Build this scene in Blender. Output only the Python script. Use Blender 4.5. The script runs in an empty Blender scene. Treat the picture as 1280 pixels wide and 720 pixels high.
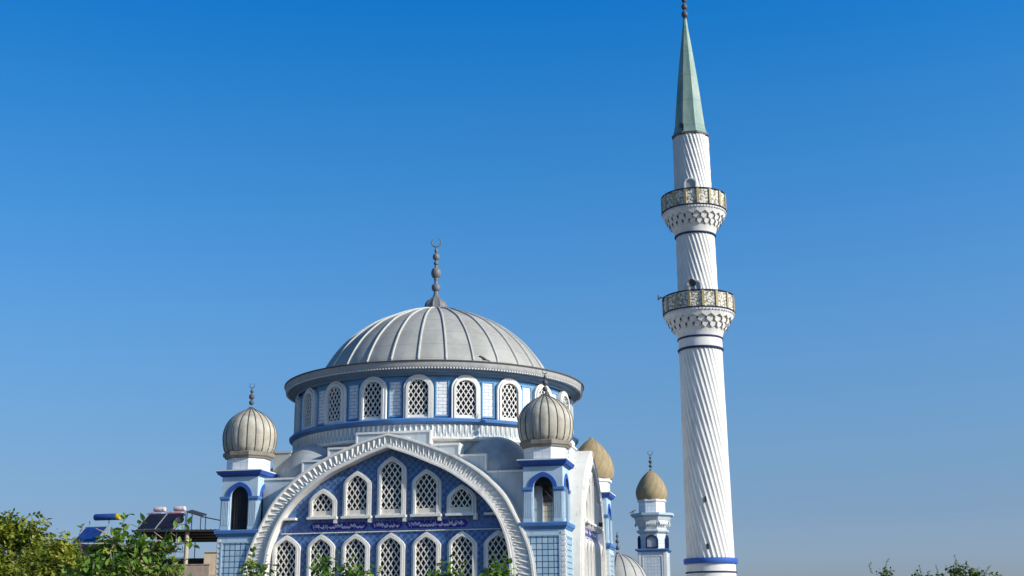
import bpy, math, random
from math import pi, sin, cos, tan, radians, sqrt, atan2, floor
from mathutils import Vector, Matrix, Euler

random.seed(7)
SC = bpy.context.scene
COL = SC.collection

# ------------------------------------------------------------------ camera
CAM_H = 1.7
cam = bpy.data.cameras.new('camera'); camo = bpy.data.objects.new('camera', cam); COL.objects.link(camo)
cam.sensor_width = 36.0
cam.lens = 1598.8 / 1280.0 * 36.0
cam.clip_start = 0.1; cam.clip_end = 20000
camo.matrix_world = (Matrix.Translation((0, 0, CAM_H)) @ Matrix.Rotation(radians(90 + 15.129), 4, 'X')
                     @ Matrix.Rotation(radians(-0.4746), 4, 'Z'))
SC.camera = camo

# ------------------------------------------------------------------ sky, sun, exposure
SUN_EL = radians(26.0); SUN_AZ = radians(117.0)          # azimuth clockwise from +Y
world = bpy.data.worlds.new("World"); SC.world = world; world.use_nodes = True
wn = world.node_tree; wn.nodes.clear()
sky = wn.nodes.new('ShaderNodeTexSky'); sky.sky_type = 'NISHITA'; sky.sun_disc = False
sky.sun_elevation = SUN_EL; sky.sun_rotation = SUN_AZ
sky.altitude = 60; sky.air_density = 1.0; sky.dust_density = 1.1; sky.ozone_density = 4.0
gam = wn.nodes.new('ShaderNodeGamma'); gam.inputs['Gamma'].default_value = 1.0
hs = wn.nodes.new('ShaderNodeHueSaturation'); hs.inputs['Saturation'].default_value = 1.3; hs.inputs['Value'].default_value = 1.0
bg = wn.nodes.new('ShaderNodeBackground'); bg.inputs['Strength'].default_value = 0.136
wo = wn.nodes.new('ShaderNodeOutputWorld')
wn.links.new(sky.outputs[0], gam.inputs[0]); wn.links.new(gam.outputs[0], hs.inputs['Color'])
tc = wn.nodes.new('ShaderNodeTexCoord'); sx = wn.nodes.new('ShaderNodeSeparateXYZ'); rp = wn.nodes.new('ShaderNodeValToRGB')
wn.links.new(tc.outputs['Generated'], sx.inputs[0]); wn.links.new(sx.outputs[2], rp.inputs[0])
stops = [(0.0, (0.62, 0.63, 0.86)), (0.048, (0.69, 0.68, 0.92)), (0.087, (0.76, 0.7, 0.845)), (0.113, (0.866, 0.775, 0.855)), (0.139, (0.978, 0.856, 0.9)), (0.174, (1.106, 0.956, 0.973)), (0.208, (1.206, 1.053, 1.053)), (0.242, (1.258, 1.127, 1.132)), (0.292, (1.203, 1.203, 1.221)), (0.342, (1.056, 1.241, 1.296)), (0.391, (0.811, 1.257, 1.345)), (0.463, (0.327, 1.226, 1.484)), (0.62, (0.28, 0.75, 0.88)), (1.0, (0.28, 0.55, 0.62))]
while len(rp.color_ramp.elements) < len(stops): rp.color_ramp.elements.new(.5)
for e, (p, c) in zip(rp.color_ramp.elements, stops): e.position = p
for e, (p, c) in zip(rp.color_ramp.elements, stops): e.color = (*[v / 2 for v in c], 1)
mu = wn.nodes.new('ShaderNodeVectorMath'); mu.operation = 'MULTIPLY'; sc2 = wn.nodes.new('ShaderNodeVectorMath'); sc2.operation = 'SCALE'; sc2.inputs['Scale'].default_value = 2.0
wn.links.new(hs.outputs[0], mu.inputs[0]); wn.links.new(rp.outputs[0], mu.inputs[1]); wn.links.new(mu.outputs[0], sc2.inputs[0])
side = wn.nodes.new('ShaderNodeMath'); side.operation = 'MULTIPLY_ADD'; side.inputs[1].default_value = .22; side.inputs[2].default_value = 1.0
wn.links.new(sx.outputs[0], side.inputs[0]); sc3_ = wn.nodes.new('ShaderNodeVectorMath'); sc3_.operation = 'SCALE'     # a little brighter towards the sun's side
wn.links.new(sc2.outputs[0], sc3_.inputs[0]); wn.links.new(side.outputs[0], sc3_.inputs['Scale'])
wn.links.new(sc3_.outputs[0], bg.inputs[0]); wn.links.new(bg.outputs[0], wo.inputs[0])
sun = bpy.data.lights.new('sun', 'SUN'); sun.energy = 5.0; sun.angle = radians(0.53); sun.color = (1.0, 0.94, 0.84)
suno = bpy.data.objects.new('sun', sun); COL.objects.link(suno)
sdir = Vector((sin(SUN_AZ) * cos(SUN_EL), cos(SUN_AZ) * cos(SUN_EL), sin(SUN_EL)))
suno.rotation_euler = sdir.to_track_quat('Z', 'Y').to_euler()
suno.location = sdir * 200
SC.view_settings.view_transform = 'Standard'; SC.view_settings.look = 'None'
SC.view_settings.exposure = 0.0; SC.view_settings.gamma = 1.0; SC.view_settings.use_curve_mapping = False
SC.cycles.max_bounces = 6; SC.cycles.transparent_max_bounces = 8

# ------------------------------------------------------------------ object helpers
def tag(o, label=None, cat=None, group=None, kind=None):
    if label: o['label'] = label
    if cat: o['category'] = cat
    if group: o['group'] = group
    if kind: o['kind'] = kind
    return o

def empty(name, loc=(0, 0, 0), rz=0.0, parent=None):
    o = bpy.data.objects.new(name, None); COL.objects.link(o)
    o.location = loc; o.rotation_euler = (0, 0, rz); o.empty_display_size = 0.5
    if parent: o.parent = parent
    return o

def copy_tree(o, parent=None, skip=()):
    c = o.copy(); COL.objects.link(c); c.parent = parent
    for ch in list(o.children):
        if ch.name.split('.')[0] not in skip: copy_tree(ch, c, skip)
    return c

class MB:
    """collects polygons; build() links them as ONE mesh object"""
    def __init__(s): s.v = []; s.f = []; s.m = []
    def face(s, pts, mi=0):
        n = len(s.v); s.v.extend(pts); s.f.append(tuple(range(n, n + len(pts)))); s.m.append(mi)
    def grid(s, rows, close=False, mi=0):
        n = len(s.v); w = len(rows[0])
        for r in rows: s.v.extend(r)
        for i in range(len(rows) - 1):
            for j in range(w if close else w - 1):
                k = (j + 1) % w
                s.f.append((n + i * w + j, n + i * w + k, n + (i + 1) * w + k, n + (i + 1) * w + j)); s.m.append(mi)
    def box(s, x0, x1, y0, y1, z0, z1, mi=0, M=None):
        p = [(x0, y0, z0), (x1, y0, z0), (x1, y1, z0), (x0, y1, z0), (x0, y0, z1), (x1, y0, z1), (x1, y1, z1), (x0, y1, z1)]
        if M: p = [tuple(M @ Vector(q)) for q in p]
        n = len(s.v); s.v.extend(p)
        for q in ((0, 3, 2, 1), (4, 5, 6, 7), (0, 1, 5, 4), (1, 2, 6, 5), (2, 3, 7, 6), (3, 0, 4, 7)):
            s.f.append(tuple(n + i for i in q)); s.m.append(mi)
    def lathe(s, prof, n=48, mi=0, c=(0, 0), a0=0.0, cap=False, rfun=None, a1=None):
        rows = []
        full = a1 is None
        m = n if full else n + 1
        for r, z in prof:
            row = []
            for i in range(m):
                a = a0 + (2 * pi if full else (a1 - a0)) * i / n
                rr = r * rfun(a, z) if rfun else r
                row.append((c[0] + rr * sin(a), c[1] - rr * cos(a), z))
            rows.append(row)
        s.grid(rows, close=full, mi=mi)
        if cap and full:
            s.face(rows[0][::-1], mi); s.face(rows[-1], mi)
    def prism(s, poly, y0, y1, mi=0):
        """poly in (x, z), counter-clockwise seen from -y; front face at y0 (smaller y), back at y1"""
        fr = [(x, y0, z) for x, z in poly]; bk = [(x, y1, z) for x, z in poly]
        s.face(fr, mi); s.face(bk[::-1], mi)
        for i in range(len(poly)):
            j = (i + 1) % len(poly)
            s.face([fr[j], fr[i], bk[i], bk[j]], mi)
    def tube(s, path, rad, n=8, mi=0):
        pts = [Vector(p) for p in path]
        rads = rad if isinstance(rad, (list, tuple)) else [rad] * len(pts)
        rows = []
        for i, p in enumerate(pts):
            t = (pts[min(i + 1, len(pts) - 1)] - pts[max(i - 1, 0)]).normalized()
            up = Vector((0, 0, 1)) if abs(t.z) < 0.95 else Vector((1, 0, 0))
            a = t.cross(up).normalized(); b = t.cross(a)
            rows.append([tuple(p + rads[i] * (cos(2 * pi * k / n) * a + sin(2 * pi * k / n) * b)) for k in range(n)])
        s.grid(rows, close=True, mi=mi); s.face(rows[0], mi); s.face(rows[-1][::-1], mi)
    def build(s, name, mats, parent=None, smooth=None, loc=None, rz=0.0, fix=True):
        me = bpy.data.meshes.new(name)
        me.from_pydata(s.v, [], s.f)
        if not isinstance(mats, (list, tuple)): mats = [mats]
        for m in mats: me.materials.append(m)
        if any(s.m): me.polygons.foreach_set('material_index', s.m)
        if fix:
            import bmesh
            b = bmesh.new(); b.from_mesh(me)
            bmesh.ops.remove_doubles(b, verts=b.verts, dist=1e-5)
            bmesh.ops.recalc_face_normals(b, faces=b.faces)
            b.to_mesh(me); b.free()
        if smooth:
            me.polygons.foreach_set('use_smooth', [True] * len(me.polygons))
            me.set_sharp_from_angle(angle=radians(smooth))
        me.update()
        o = bpy.data.objects.new(name, me); COL.objects.link(o)
        if parent: o.parent = parent
        if loc: o.location = loc
        o.rotation_euler = (0, 0, rz)
        return o

# ------------------------------------------------------------------ materials
class NT:
    def __init__(s, name):
        s.mat = bpy.data.materials.new(name); s.mat.use_nodes = True
        s.t = s.mat.node_tree; s.b = s.t.nodes['Principled BSDF']; s.out = s.t.nodes['Material Output']
        s.co = s.n('ShaderNodeTexCoord').outputs['Object']
    def n(s, kind, **kw):
        o = s.t.nodes.new(kind)
        for k, v in kw.items(): setattr(o, k, v)
        return o
    def link(s, a, b): s.t.links.new(a, b)
    def val(s, x, inp):
        if isinstance(x, (int, float)): inp.default_value = x
        elif isinstance(x, (tuple, list)): inp.default_value = (*x[:3], 1) if len(inp.default_value) == 4 else x
        else: s.link(x, inp)
    def math(s, op, a, b=0.0, c=None, clamp=False):
        o = s.n('ShaderNodeMath', operation=op, use_clamp=clamp); s.val(a, o.inputs[0]); s.val(b, o.inputs[1])
        if c is not None: s.val(c, o.inputs[2])
        return o.outputs[0]
    def mapping(s, scale, vec=None, rot=(0, 0, 0), loc=(0, 0, 0)):
        o = s.n('ShaderNodeMapping'); s.link(vec or s.co, o.inputs[0]); o.inputs['Scale'].default_value = scale
        o.inputs['Rotation'].default_value = rot; o.inputs['Location'].default_value = loc
        return o.outputs[0]
    def noise(s, scale, detail=4, rough=.55, vec=None, dist=0.0):
        o = s.n('ShaderNodeTexNoise'); s.link(vec or s.co, o.inputs['Vector'])
        o.inputs['Scale'].default_value = scale; o.inputs['Detail'].default_value = detail
        o.inputs['Roughness'].default_value = rough; o.inputs['Distortion'].default_value = dist
        return o.outputs['Fac']
    def ramp(s, fac, lo, hi, a=0.0, b=1.0):
        o = s.n('ShaderNodeMapRange'); s.val(fac, o.inputs['Value'])
        for k, v in (('From Min', lo), ('From Max', hi), ('To Min', a), ('To Max', b)): o.inputs[k].default_value = v
        return o.outputs[0]
    def mix(s, fac, a, b, mode='MIX'):
        o = s.n('ShaderNodeMix', data_type='RGBA', blend_type=mode)
        s.val(fac, o.inputs['Factor']); s.val(a, o.inputs['A']) if not isinstance(a, tuple) else None
        for key, x in ((6, a), (7, b)):
            if isinstance(x, tuple): o.inputs[key].default_value = (*x, 1)
            else: s.link(x, o.inputs[key])
        return o.outputs[2]
    def done(s, col, rough=.7, bump=None, bstr=.3, bdist=.02, spec=.3, metal=0.0):
        s.val(col, s.b.inputs['Base Color']); s.val(rough, s.b.inputs['Roughness'])
        s.b.inputs['Specular IOR Level'].default_value = spec; s.b.inputs['Metallic'].default_value = metal
        if bump is not None:
            o = s.n('ShaderNodeBump'); o.inputs['Strength'].default_value = bstr; o.inputs['Distance'].default_value = bdist
            s.link(bump, o.inputs['Height']); s.link(o.outputs[0], s.b.inputs['Normal'])
        return s.mat

def sc3(c, k): return tuple(min(1, x * k) for x in c)

def paint(name, c, var=.12, scale=1.3, rough=.65, streak=.35, dirt=(.16, .14, .11), spots=.25, bstr=.25, spec=.3, fine=9.0):
    """weathered paint or plaster: large tone drift, fine grain, rain streaks and grime spots"""
    N = NT(name)
    big = N.noise(scale, 5, .6)
    col = N.mix(N.ramp(big, .3, .7), sc3(c, 1 - var), sc3(c, 1 + var * .6))
    st = N.noise(1.0, 5, .65, vec=N.mapping((5.5, 5.5, .45)))
    col = N.mix(N.ramp(st, .55, .82, 0, streak), col, dirt)
    gr = N.noise(fine, 6, .7)
    col = N.mix(N.ramp(gr, .62, .8, 0, spots), col, dirt)
    return N.done(col, N.ramp(big, .2, .8, rough - .08, rough + .1), gr, bstr, .01, spec)

MAT = {}
MAT['white'] = paint('white_plaster', (.74, .725, .69), .08, streak=.42, spots=.25)
MAT['minaret'] = paint('minaret_render', (.72, .705, .67), .10, scale=1.1, streak=.45, dirt=(.22, .2, .17), spots=.3)
MAT['white_trim'] = paint('white_trim', (.77, .745, .69), .08, streak=.5, spots=.32)
MAT['cream'] = paint('cream_trim', (.74, .68, .56), .10, streak=.35, spots=.3)
MAT['grey_wall'] = paint('pale_blue_grey_plaster', (.47, .53, .56), .12, streak=.55, spots=.2)
MAT['light_blue'] = paint('light_blue_paint', (.13, .33, .57), .14, streak=.25, spots=.18)
MAT['pale_blue'] = paint('pale_blue_paint', (.44, .57, .67), .11, streak=.5, spots=.18)
MAT['mid_blue'] = paint('mid_blue_paint', (.085, .21, .46), .15, streak=.25, spots=.18)
MAT['deep_blue'] = paint('deep_blue_paint', (.03, .105, .40), .16, streak=.2, spots=.15)
MAT['soffit'] = paint('soffit_paint', (.15, .24, .36), .15, streak=.2)
MAT['half_dome'] = paint('half_dome_coating', (.40, .42, .44), .2, scale=1.8, streak=.5, spots=.4)
MAT['navy'] = paint('navy_paint', (.02, .03, .10), .2, streak=.2, spots=.15)
MAT['concrete'] = paint('weathered_concrete', (.27, .245, .205), .25, scale=2.0, streak=.55, dirt=(.07, .06, .05), spots=.5, rough=.85)
MAT['grey_concrete'] = paint('grey_concrete', (.42, .43, .43), .15, streak=.4, spots=.35, rough=.85)
MAT['gutter'] = paint('gutter_sheet', (.40, .40, .40), .16, scale=2.5, streak=.55, dirt=(.12, .11, .11), spots=.35)
MAT['finial'] = paint('finial_metal', (.17, .18, .19), .2, scale=5, streak=.3, spots=.3, rough=.5)
MAT['dark_finial'] = paint('dark_finial_metal', (.10, .10, .11), .2, scale=5, streak=.3, spots=.3, rough=.5)
MAT['seam'] = paint('seam_metal', (.10, .095, .09), .2, scale=4, rough=.6)
MAT['tan_dome'] = paint('tan_dome_render', (.36, .28, .16), .16, scale=2.4, streak=.3, spots=.35, rough=.8)
MAT['gold'] = paint('gold_paint', (.42, .36, .18), .18, scale=5, streak=.3, spots=.3, rough=.55)
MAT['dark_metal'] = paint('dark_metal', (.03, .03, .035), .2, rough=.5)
MAT['interior'] = paint('pavilion_plaster', (.62, .56, .46), .12, streak=.4)

def dome_mat():
    N = NT('lead_dome_sheet')
    big = N.noise(.55, 6, .62); mid = N.noise(2.6, 5, .6)
    col = N.mix(N.ramp(big, .32, .68), (.31, .305, .28), (.43, .42, .39))
    st = N.noise(1.0, 5, .65, vec=N.mapping((3.5, 3.5, .5)))
    col = N.mix(N.ramp(st, .5, .8, 0, .35), col, (.20, .195, .18))
    col = N.mix(N.ramp(mid, .56, .78, 0, .3), col, (.50, .49, .46))
    sp = N.n('ShaderNodeSeparateXYZ'); N.link(N.co, sp.inputs[0])
    w = N.math('ABSOLUTE', N.math('SUBTRACT', N.math('FRACT', N.math('DIVIDE', sp.outputs[2], .82)), .5))
    col = N.mix(N.ramp(w, 0, .03, .45, 0), col, (.15, .145, .14))
    return N.done(col, .62, mid, .25, .02, .35)
MAT['dome'] = dome_mat()
MAT['dome_rib'] = paint('rib_sheet', (.50, .49, .46), .12, scale=2, streak=.3, spots=.2, rough=.6)

def onion_mat():
    N = NT('onion_dome_sheet')
    big = N.noise(1.6, 6, .62)
    col = N.mix(N.ramp(big, .32, .68), (.34, .31, .25), (.56, .52, .43))
    st = N.noise(1.0, 5, .65, vec=N.mapping((5.5, 5.5, .9)))
    col = N.mix(N.ramp(st, .52, .78, 0, .6), col, (.17, .155, .13))
    return N.done(col, .62, N.noise(7, 5, .6), .25, .02, .35)
MAT['onion'] = onion_mat()

def facade_tile():
    N = NT('blue_damask_tile')
    sp = N.n('ShaderNodeSeparateXYZ'); N.link(N.co, sp.inputs[0]); x, z = sp.outputs[0], sp.outputs[2]
    wob = N.math('MULTIPLY', N.math('SUBTRACT', N.noise(5, 4), .5), .34)
    k = 2 * pi / .34
    sx = N.math('SINE', N.math('MULTIPLY', N.math('ADD', x, wob), k)); sz = N.math('SINE', N.math('MULTIPLY', N.math('ADD', z, wob), k))
    pr = N.math('MULTIPLY', sx, sz)
    s2 = N.math('MULTIPLY', N.math('SINE', N.math('MULTIPLY', x, k * 3)), N.math('SINE', N.math('MULTIPLY', z, k * 3)))
    m = N.math('MULTIPLY', N.math('ADD', pr, N.math('MULTIPLY', s2, .5)), N.ramp(N.noise(2.6, 4, .7), .3, .65, .25, 1.1))
    base = N.mix(N.ramp(N.noise(1.7, 5, .7), .32, .68), (.05, .135, .34), (.125, .25, .46))
    col = N.mix(N.ramp(m, .05, .55, 0, .85), base, (.025, .055, .22))
    col = N.mix(N.ramp(m, -.95, -.5, .4, 0), col, (.40, .52, .66))
    # square joints
    br = N.n('ShaderNodeTexBrick', offset=0.0); cv = N.n('ShaderNodeCombineXYZ'); N.link(x, cv.inputs[0]); N.link(z, cv.inputs[1])
    N.link(cv.outputs[0], br.inputs['Vector']); br.inputs['Scale'].default_value = 1.0
    br.inputs['Brick Width'].default_value = .23; br.inputs['Row Height'].default_value = .23; br.inputs['Mortar Size'].default_value = .007
    br.inputs['Color1'].default_value = (1, 1, 1, 1); br.inputs['Color2'].default_value = (.8, .8, .86, 1); br.inputs['Mortar'].default_value = (.4, .4, .42, 1)
    gr = N.ramp(N.noise(1.0, 5, .65, vec=N.mapping((4, 4, .5))), .55, .8, 0, .35); col = N.mix(gr, col, (.10, .11, .14))
    col = N.mix(.75, col, br.outputs['Color'], 'MULTIPLY')
    return N.done(col, N.ramp(N.noise(5, 3), .3, .7, .22, .45), N.noise(14, 4), .12, .01, .5)
MAT['facade_tile'] = facade_tile()

def square_tile(name, c1, c2, grout, size, msize=.03, row=None, offset=0.0, rough=.3, streak=.2):
    N = NT(name)
    sp = N.n('ShaderNodeSeparateXYZ'); N.link(N.co, sp.inputs[0])
    cv = N.n('ShaderNodeCombineXYZ'); N.link(N.math('ADD', sp.outputs[0], sp.outputs[1]), cv.inputs[0]); N.link(sp.outputs[2], cv.inputs[1])
    br = N.n('ShaderNodeTexBrick', offset=offset); N.link(cv.outputs[0], br.inputs['Vector'])
    br.inputs['Scale'].default_value = 1.0; br.inputs['Brick Width'].default_value = size
    br.inputs['Row Height'].default_value = row or size; br.inputs['Mortar Size'].default_value = msize; br.inputs['Bias'].default_value = -.15
    br.inputs['Color1'].default_value = (*c1, 1); br.inputs['Color2'].default_value = (*c2, 1); br.inputs['Mortar'].default_value = (*grout, 1)
    st = N.noise(1.0, 5, .65, vec=N.mapping((5, 5, .5)))
    col = N.mix(N.ramp(st, .55, .8, 0, streak), br.outputs['Color'], (.2, .19, .18))
    col = N.mix(N.ramp(N.noise(2.2, 4), .35, .7, 0, .18), col, (.9, .9, .9), 'MULTIPLY')
    inv = N.math('SUBTRACT', 1.0, br.outputs['Fac'])
    return N.done(col, rough, inv, .5, .01, .5)
MAT['tower_tile'] = square_tile('blue_white_square_tile', (.34, .53, .66), (.52, .65, .72), (.035, .08, .17), .27, .022)
MAT['neck_tile'] = square_tile('white_square_tile', (.74, .77, .78), (.64, .70, .74), (.40, .46, .54), .33, .012)
MAT['inner_tile'] = square_tile('cream_square_tile', (.70, .62, .48), (.62, .56, .44), (.22, .19, .15), .26, .014)
MAT['brick'] = square_tile('white_brick', (.80, .80, .79), (.70, .72, .74), (.34, .40, .48), .42, .016, row=.17, offset=.5, rough=.6)
MAT['far_tile'] = square_tile('pale_grey_tile', (.62, .68, .72), (.54, .61, .66), (.36, .42, .50), .26, .015)

def band_mat():
    N = NT('inscription_tile')
    no = N.noise(8, 5)
    col = N.mix(N.ramp(no, .35, .65), (.055, .105, .31), (.12, .20, .42))
    return N.done(col, .35, no, .15, .01, .5)
MAT['band'] = band_mat()
MAT['cartouche'] = paint('cartouche_glaze', (.04, .025, .27), .2, scale=6, streak=.1, rough=.3)
MAT['script'] = paint('white_glaze', (.60, .59, .72), .1, scale=6, streak=.1, rough=.3)

def glass_mat():
    N = NT('dark_window_glass')
    return N.done(N.mix(N.noise(1.4, 3), (.010, .009, .008), (.04, .032, .028)), .3, None, spec=.2)
MAT['glass'] = glass_mat()

def pierced_mat():
    N = NT('pierced_stone_panel')
    v = N.n('ShaderNodeTexVoronoi', feature='F1'); N.link(N.co, v.inputs['Vector']); v.inputs['Scale'].default_value = 8.5
    d = v.outputs['Distance']
    col = N.mix(N.ramp(d, .46, .62, 0, 1), (.74, .70, .60), (.28, .25, .20))
    col = N.mix(N.ramp(N.noise(3, 4), .5, .75, 0, .3), col, (.3, .27, .2))
    return N.done(col, .75, N.math('SUBTRACT', 1.0, d), .8, .03)
MAT['pierced'] = pierced_mat()

def spire_mat():
    N = NT('green_lead_spire')
    sp = N.n('ShaderNodeSeparateXYZ'); N.link(N.co, sp.inputs[0])
    big = N.noise(1.2, 5, .6, vec=N.mapping((2, 2, .5)))
    col = N.mix(N.ramp(big, .3, .7), (.11, .22, .185), (.29, .38, .32))
    w = N.math('ABSOLUTE', N.math('SUBTRACT', N.math('FRACT', N.math('DIVIDE', sp.outputs[2], 1.55)), .5))
    col = N.mix(N.ramp(w, .0, .022, .6, 0), col, (.07, .13, .12))
    st = N.noise(1, 4, .6, vec=N.mapping((6, 6, .6)))
    col = N.mix(N.ramp(st, .54, .76, 0, .45), col, (.46, .53, .46))
    return N.done(col, .5, big, .2, .02, .4)
MAT['spire'] = spire_mat()

def solid(name, c, rough=.6, metal=0.0, var=.15, scale=4, spec=.3):
    N = NT(name); no = N.noise(scale, 5)
    return N.done(N.mix(N.ramp(no, .3, .7), sc3(c, 1 - var), sc3(c, 1 + var)), rough, no, .15, .01, spec, metal)
MAT['solar'] = solid('solar_collector_glass', (.014, .05, .22), .4, var=.3, spec=.5)
MAT['solar_dark'] = solid('dark_solar_collector_glass', (.014, .016, .03), .45, var=.3, spec=.3)
MAT['tank_blue'] = solid('blue_tank_paint', (.035, .09, .30), .3, var=.2)
MAT['tank_white'] = solid('white_tank_paint', (.66, .55, .54), .35, var=.1)
MAT['tank_red'] = solid('red_tank_paint', (.50, .10, .10), .5)
MAT['yellow'] = solid('yellow_cap_paint', (.68, .47, .03), .4)
MAT['galv'] = solid('galvanised_steel', (.42, .43, .45), .45, metal=.6)
MAT['dark_roof'] = paint('dark_roof_sheet', (.035, .033, .036), .3, streak=.2)
MAT['beige'] = paint('beige_house_render', (.60, .47, .32), .1, streak=.4, dirt=(.2, .14, .1))
MAT['tan_wall'] = paint('tan_house_render', (.50, .40, .27), .12, streak=.4)
MAT['stained'] = paint('stained_parapet', (.36, .28, .22), .2, scale=2.5, streak=.95, dirt=(.05, .035, .03), spots=.5)
MAT['brown_trim'] = paint('brown_fascia', (.22, .12, .085), .2)
MAT['bark'] = paint('bark', (.12, .09, .06), .3, scale=6, streak=.4, rough=.9)
MAT['twig'] = paint('dry_twig', (.30, .24, .16), .25, scale=6, rough=.9)

def leaf_mat(name, a, b, c, scale=1.2, trans=.4):
    """a, b, c: dark, mid and yellowish leaf colours picked per leaf clump"""
    N = NT(name)
    at = N.n('ShaderNodeAttribute', attribute_name='leaf_tone', attribute_type='GEOMETRY')
    r = at.outputs['Fac']
    col = N.mix(N.ramp(r, 0, .55), a, b); col = N.mix(N.ramp(r, .6, 1), col, c)
    col = N.mix(N.ramp(N.noise(scale, 4), .35, .7, 0, .35), col, sc3(a, .8))
    N.done(col, .42, spec=.35)
    tr = N.n('ShaderNodeBsdfTranslucent'); N.link(N.mix(1.0, col, (1.0, 1.0, .45), 'MULTIPLY'), tr.inputs[0])
    mx = N.n('ShaderNodeMixShader'); mx.inputs[0].default_value = trans
    N.link(N.b.outputs[0], mx.inputs[1]); N.link(tr.outputs[0], mx.inputs[2]); N.link(mx.outputs[0], N.out.inputs[0])
    return N.mat
MAT['leaf_tree'] = leaf_mat('fine_tree_leaves', (.06, .105, .015), (.31, .36, .045), (.64, .58, .11))
MAT['leaf_fig'] = leaf_mat('broad_leaves', (.05, .12, .025), (.19, .32, .05), (.44, .50, .11))
MAT['leaf_bright'] = leaf_mat('young_bright_leaves', (.07, .16, .025), (.16, .30, .045), (.30, .42, .07))
MAT['leaf_far'] = leaf_mat('small_dusty_leaves', (.05, .09, .02), (.17, .23, .05), (.30, .34, .09))

def ground_mat():
    N = NT('dusty_ground')
    big = N.noise(.05, 6, .6); fi = N.noise(3, 6, .7)
    col = N.mix(N.ramp(big, .35, .65), (.10, .09, .07), (.16, .145, .115))
    col = N.mix(N.ramp(fi, .45, .75, 0, .5), col, (.12, .12, .07))
    return N.done(col, .95, fi, .4, .03)
MAT['ground'] = ground_mat()
def road_mat():
    N = NT('asphalt'); fi = N.noise(40, 5, .7)
    return N.done(N.mix(N.ramp(fi, .3, .7), (.04, .04, .042), (.065, .063, .06)), .9, fi, .4, .01)
MAT['road'] = road_mat()

# ------------------------------------------------------------------ ground
g = MB(); g.face([(-4000, -4000, 0), (4000, -4000, 0), (4000, 4000, 0), (-4000, 4000, 0)])
tag(g.build('ground', MAT['ground']), kind='structure')
g = MB(); g.face([(-200, 2, .004), (200, 2, .004), (200, 9, .004), (-200, 9, .004)])
tag(g.build('road', MAT['road']), kind='structure')
g = MB(); g.box(-200, 200, 9, 11.5, 0, .13)
tag(g.build('pavement', MAT['grey_concrete']), kind='structure')

# ------------------------------------------------------------------ outline helpers
def arch_outline(a, z0, zs, rise, n=12, k=.55, inset=0.0):
    """from bottom left up over the tip to bottom right, in (x, z); a = half width, zs = springing, rise above it"""
    a2 = a - inset; r2 = rise - inset * 1.12
    pts = [(-a2, z0)]
    for i in range(2 * n + 1):
        t = -cos(pi * i / (2 * n))
        pts.append((a2 * t, zs + r2 * (k * sqrt(max(0, 1 - t * t)) + (1 - k) * (1 - abs(t)))))
    pts.append((a2, z0))
    return pts

def ring_prism(mb, outer, inner, y0, y1, mi=0, ends=True):
    """a frame between two open outlines of equal count"""
    n = len(outer)
    for i in range(n - 1):
        o0, o1, i0, i1 = outer[i], outer[i + 1], inner[i], inner[i + 1]
        mb.face([(o0[0], y0, o0[1]), (i0[0], y0, i0[1]), (i1[0], y0, i1[1]), (o1[0], y0, o1[1])], mi)
        mb.face([(o0[0], y0, o0[1]), (o1[0], y0, o1[1]), (o1[0], y1, o1[1]), (o0[0], y1, o0[1])], mi)
        mb.face([(i0[0], y0, i0[1]), (i0[0], y1, i0[1]), (i1[0], y1, i1[1]), (i1[0], y0, i1[1])], mi)
    if ends:
        for i in (0, n - 1):
            o, q = outer[i], inner[i]
            mb.face([(o[0], y0, o[1]), (q[0], y0, q[1]), (q[0], y1, q[1]), (o[0], y1, o[1])], mi)

def clip_line(poly, p, d):
    """clip the infinite line p + t d to a convex polygon (any winding); returns (t0, t1) or None"""
    cx = sum(q[0] for q in poly) / len(poly); cz = sum(q[1] for q in poly) / len(poly)
    t0, t1 = -1e9, 1e9
    for i in range(len(poly)):
        a, b = poly[i], poly[(i + 1) % len(poly)]
        nx, nz = -(b[1] - a[1]), b[0] - a[0]
        if (cx - a[0]) * nx + (cz - a[1]) * nz < 0: nx, nz = -nx, -nz
        num = (p[0] - a[0]) * nx + (p[1] - a[1]) * nz; den = d[0] * nx + d[1] * nz
        if abs(den) < 1e-9:
            if num < 0: return None
            continue
        t = -num / den
        if den > 0: t0 = max(t0, t)
        else: t1 = min(t1, t)
    return (t0, t1) if t1 - t0 > .03 else None

def lattice_mesh(poly, px, pz, w, y0, y1, zb):
    """two crossing sets of straight bars filling the opening; the crossing set sits a few mm behind"""
    mb = MB()
    xs = [q[0] for q in poly]; zs_ = [q[1] for q in poly]
    xm, xM, zm, zM = min(xs), max(xs), min(zs_), max(zs_)
    for s, dy in ((1, 0.0), (-1, .006)):
        L = sqrt(px * px + pz * pz); d = (px / L, s * pz / L); nrm = (-d[1], d[0])
        step = px
        k0 = int((xM - xm + (zM - zm) * px / pz) / step) + 3
        for k in range(-k0, k0):
            p = (k * step + px / 2, zb)
            c = clip_line(poly, p, d)
            if not c: continue
            a = (p[0] + d[0] * c[0], p[1] + d[1] * c[0]); b = (p[0] + d[0] * c[1], p[1] + d[1] * c[1])
            h = w / 2
            q = [(a[0] - nrm[0] * h, a[1] - nrm[1] * h), (b[0] - nrm[0] * h, b[1] - nrm[1] * h),
                 (b[0] + nrm[0] * h, b[1] + nrm[1] * h), (a[0] + nrm[0] * h, a[1] + nrm[1] * h)]
            mb.prism(q, y0 + dy, y1 + dy)
    return mb

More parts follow.
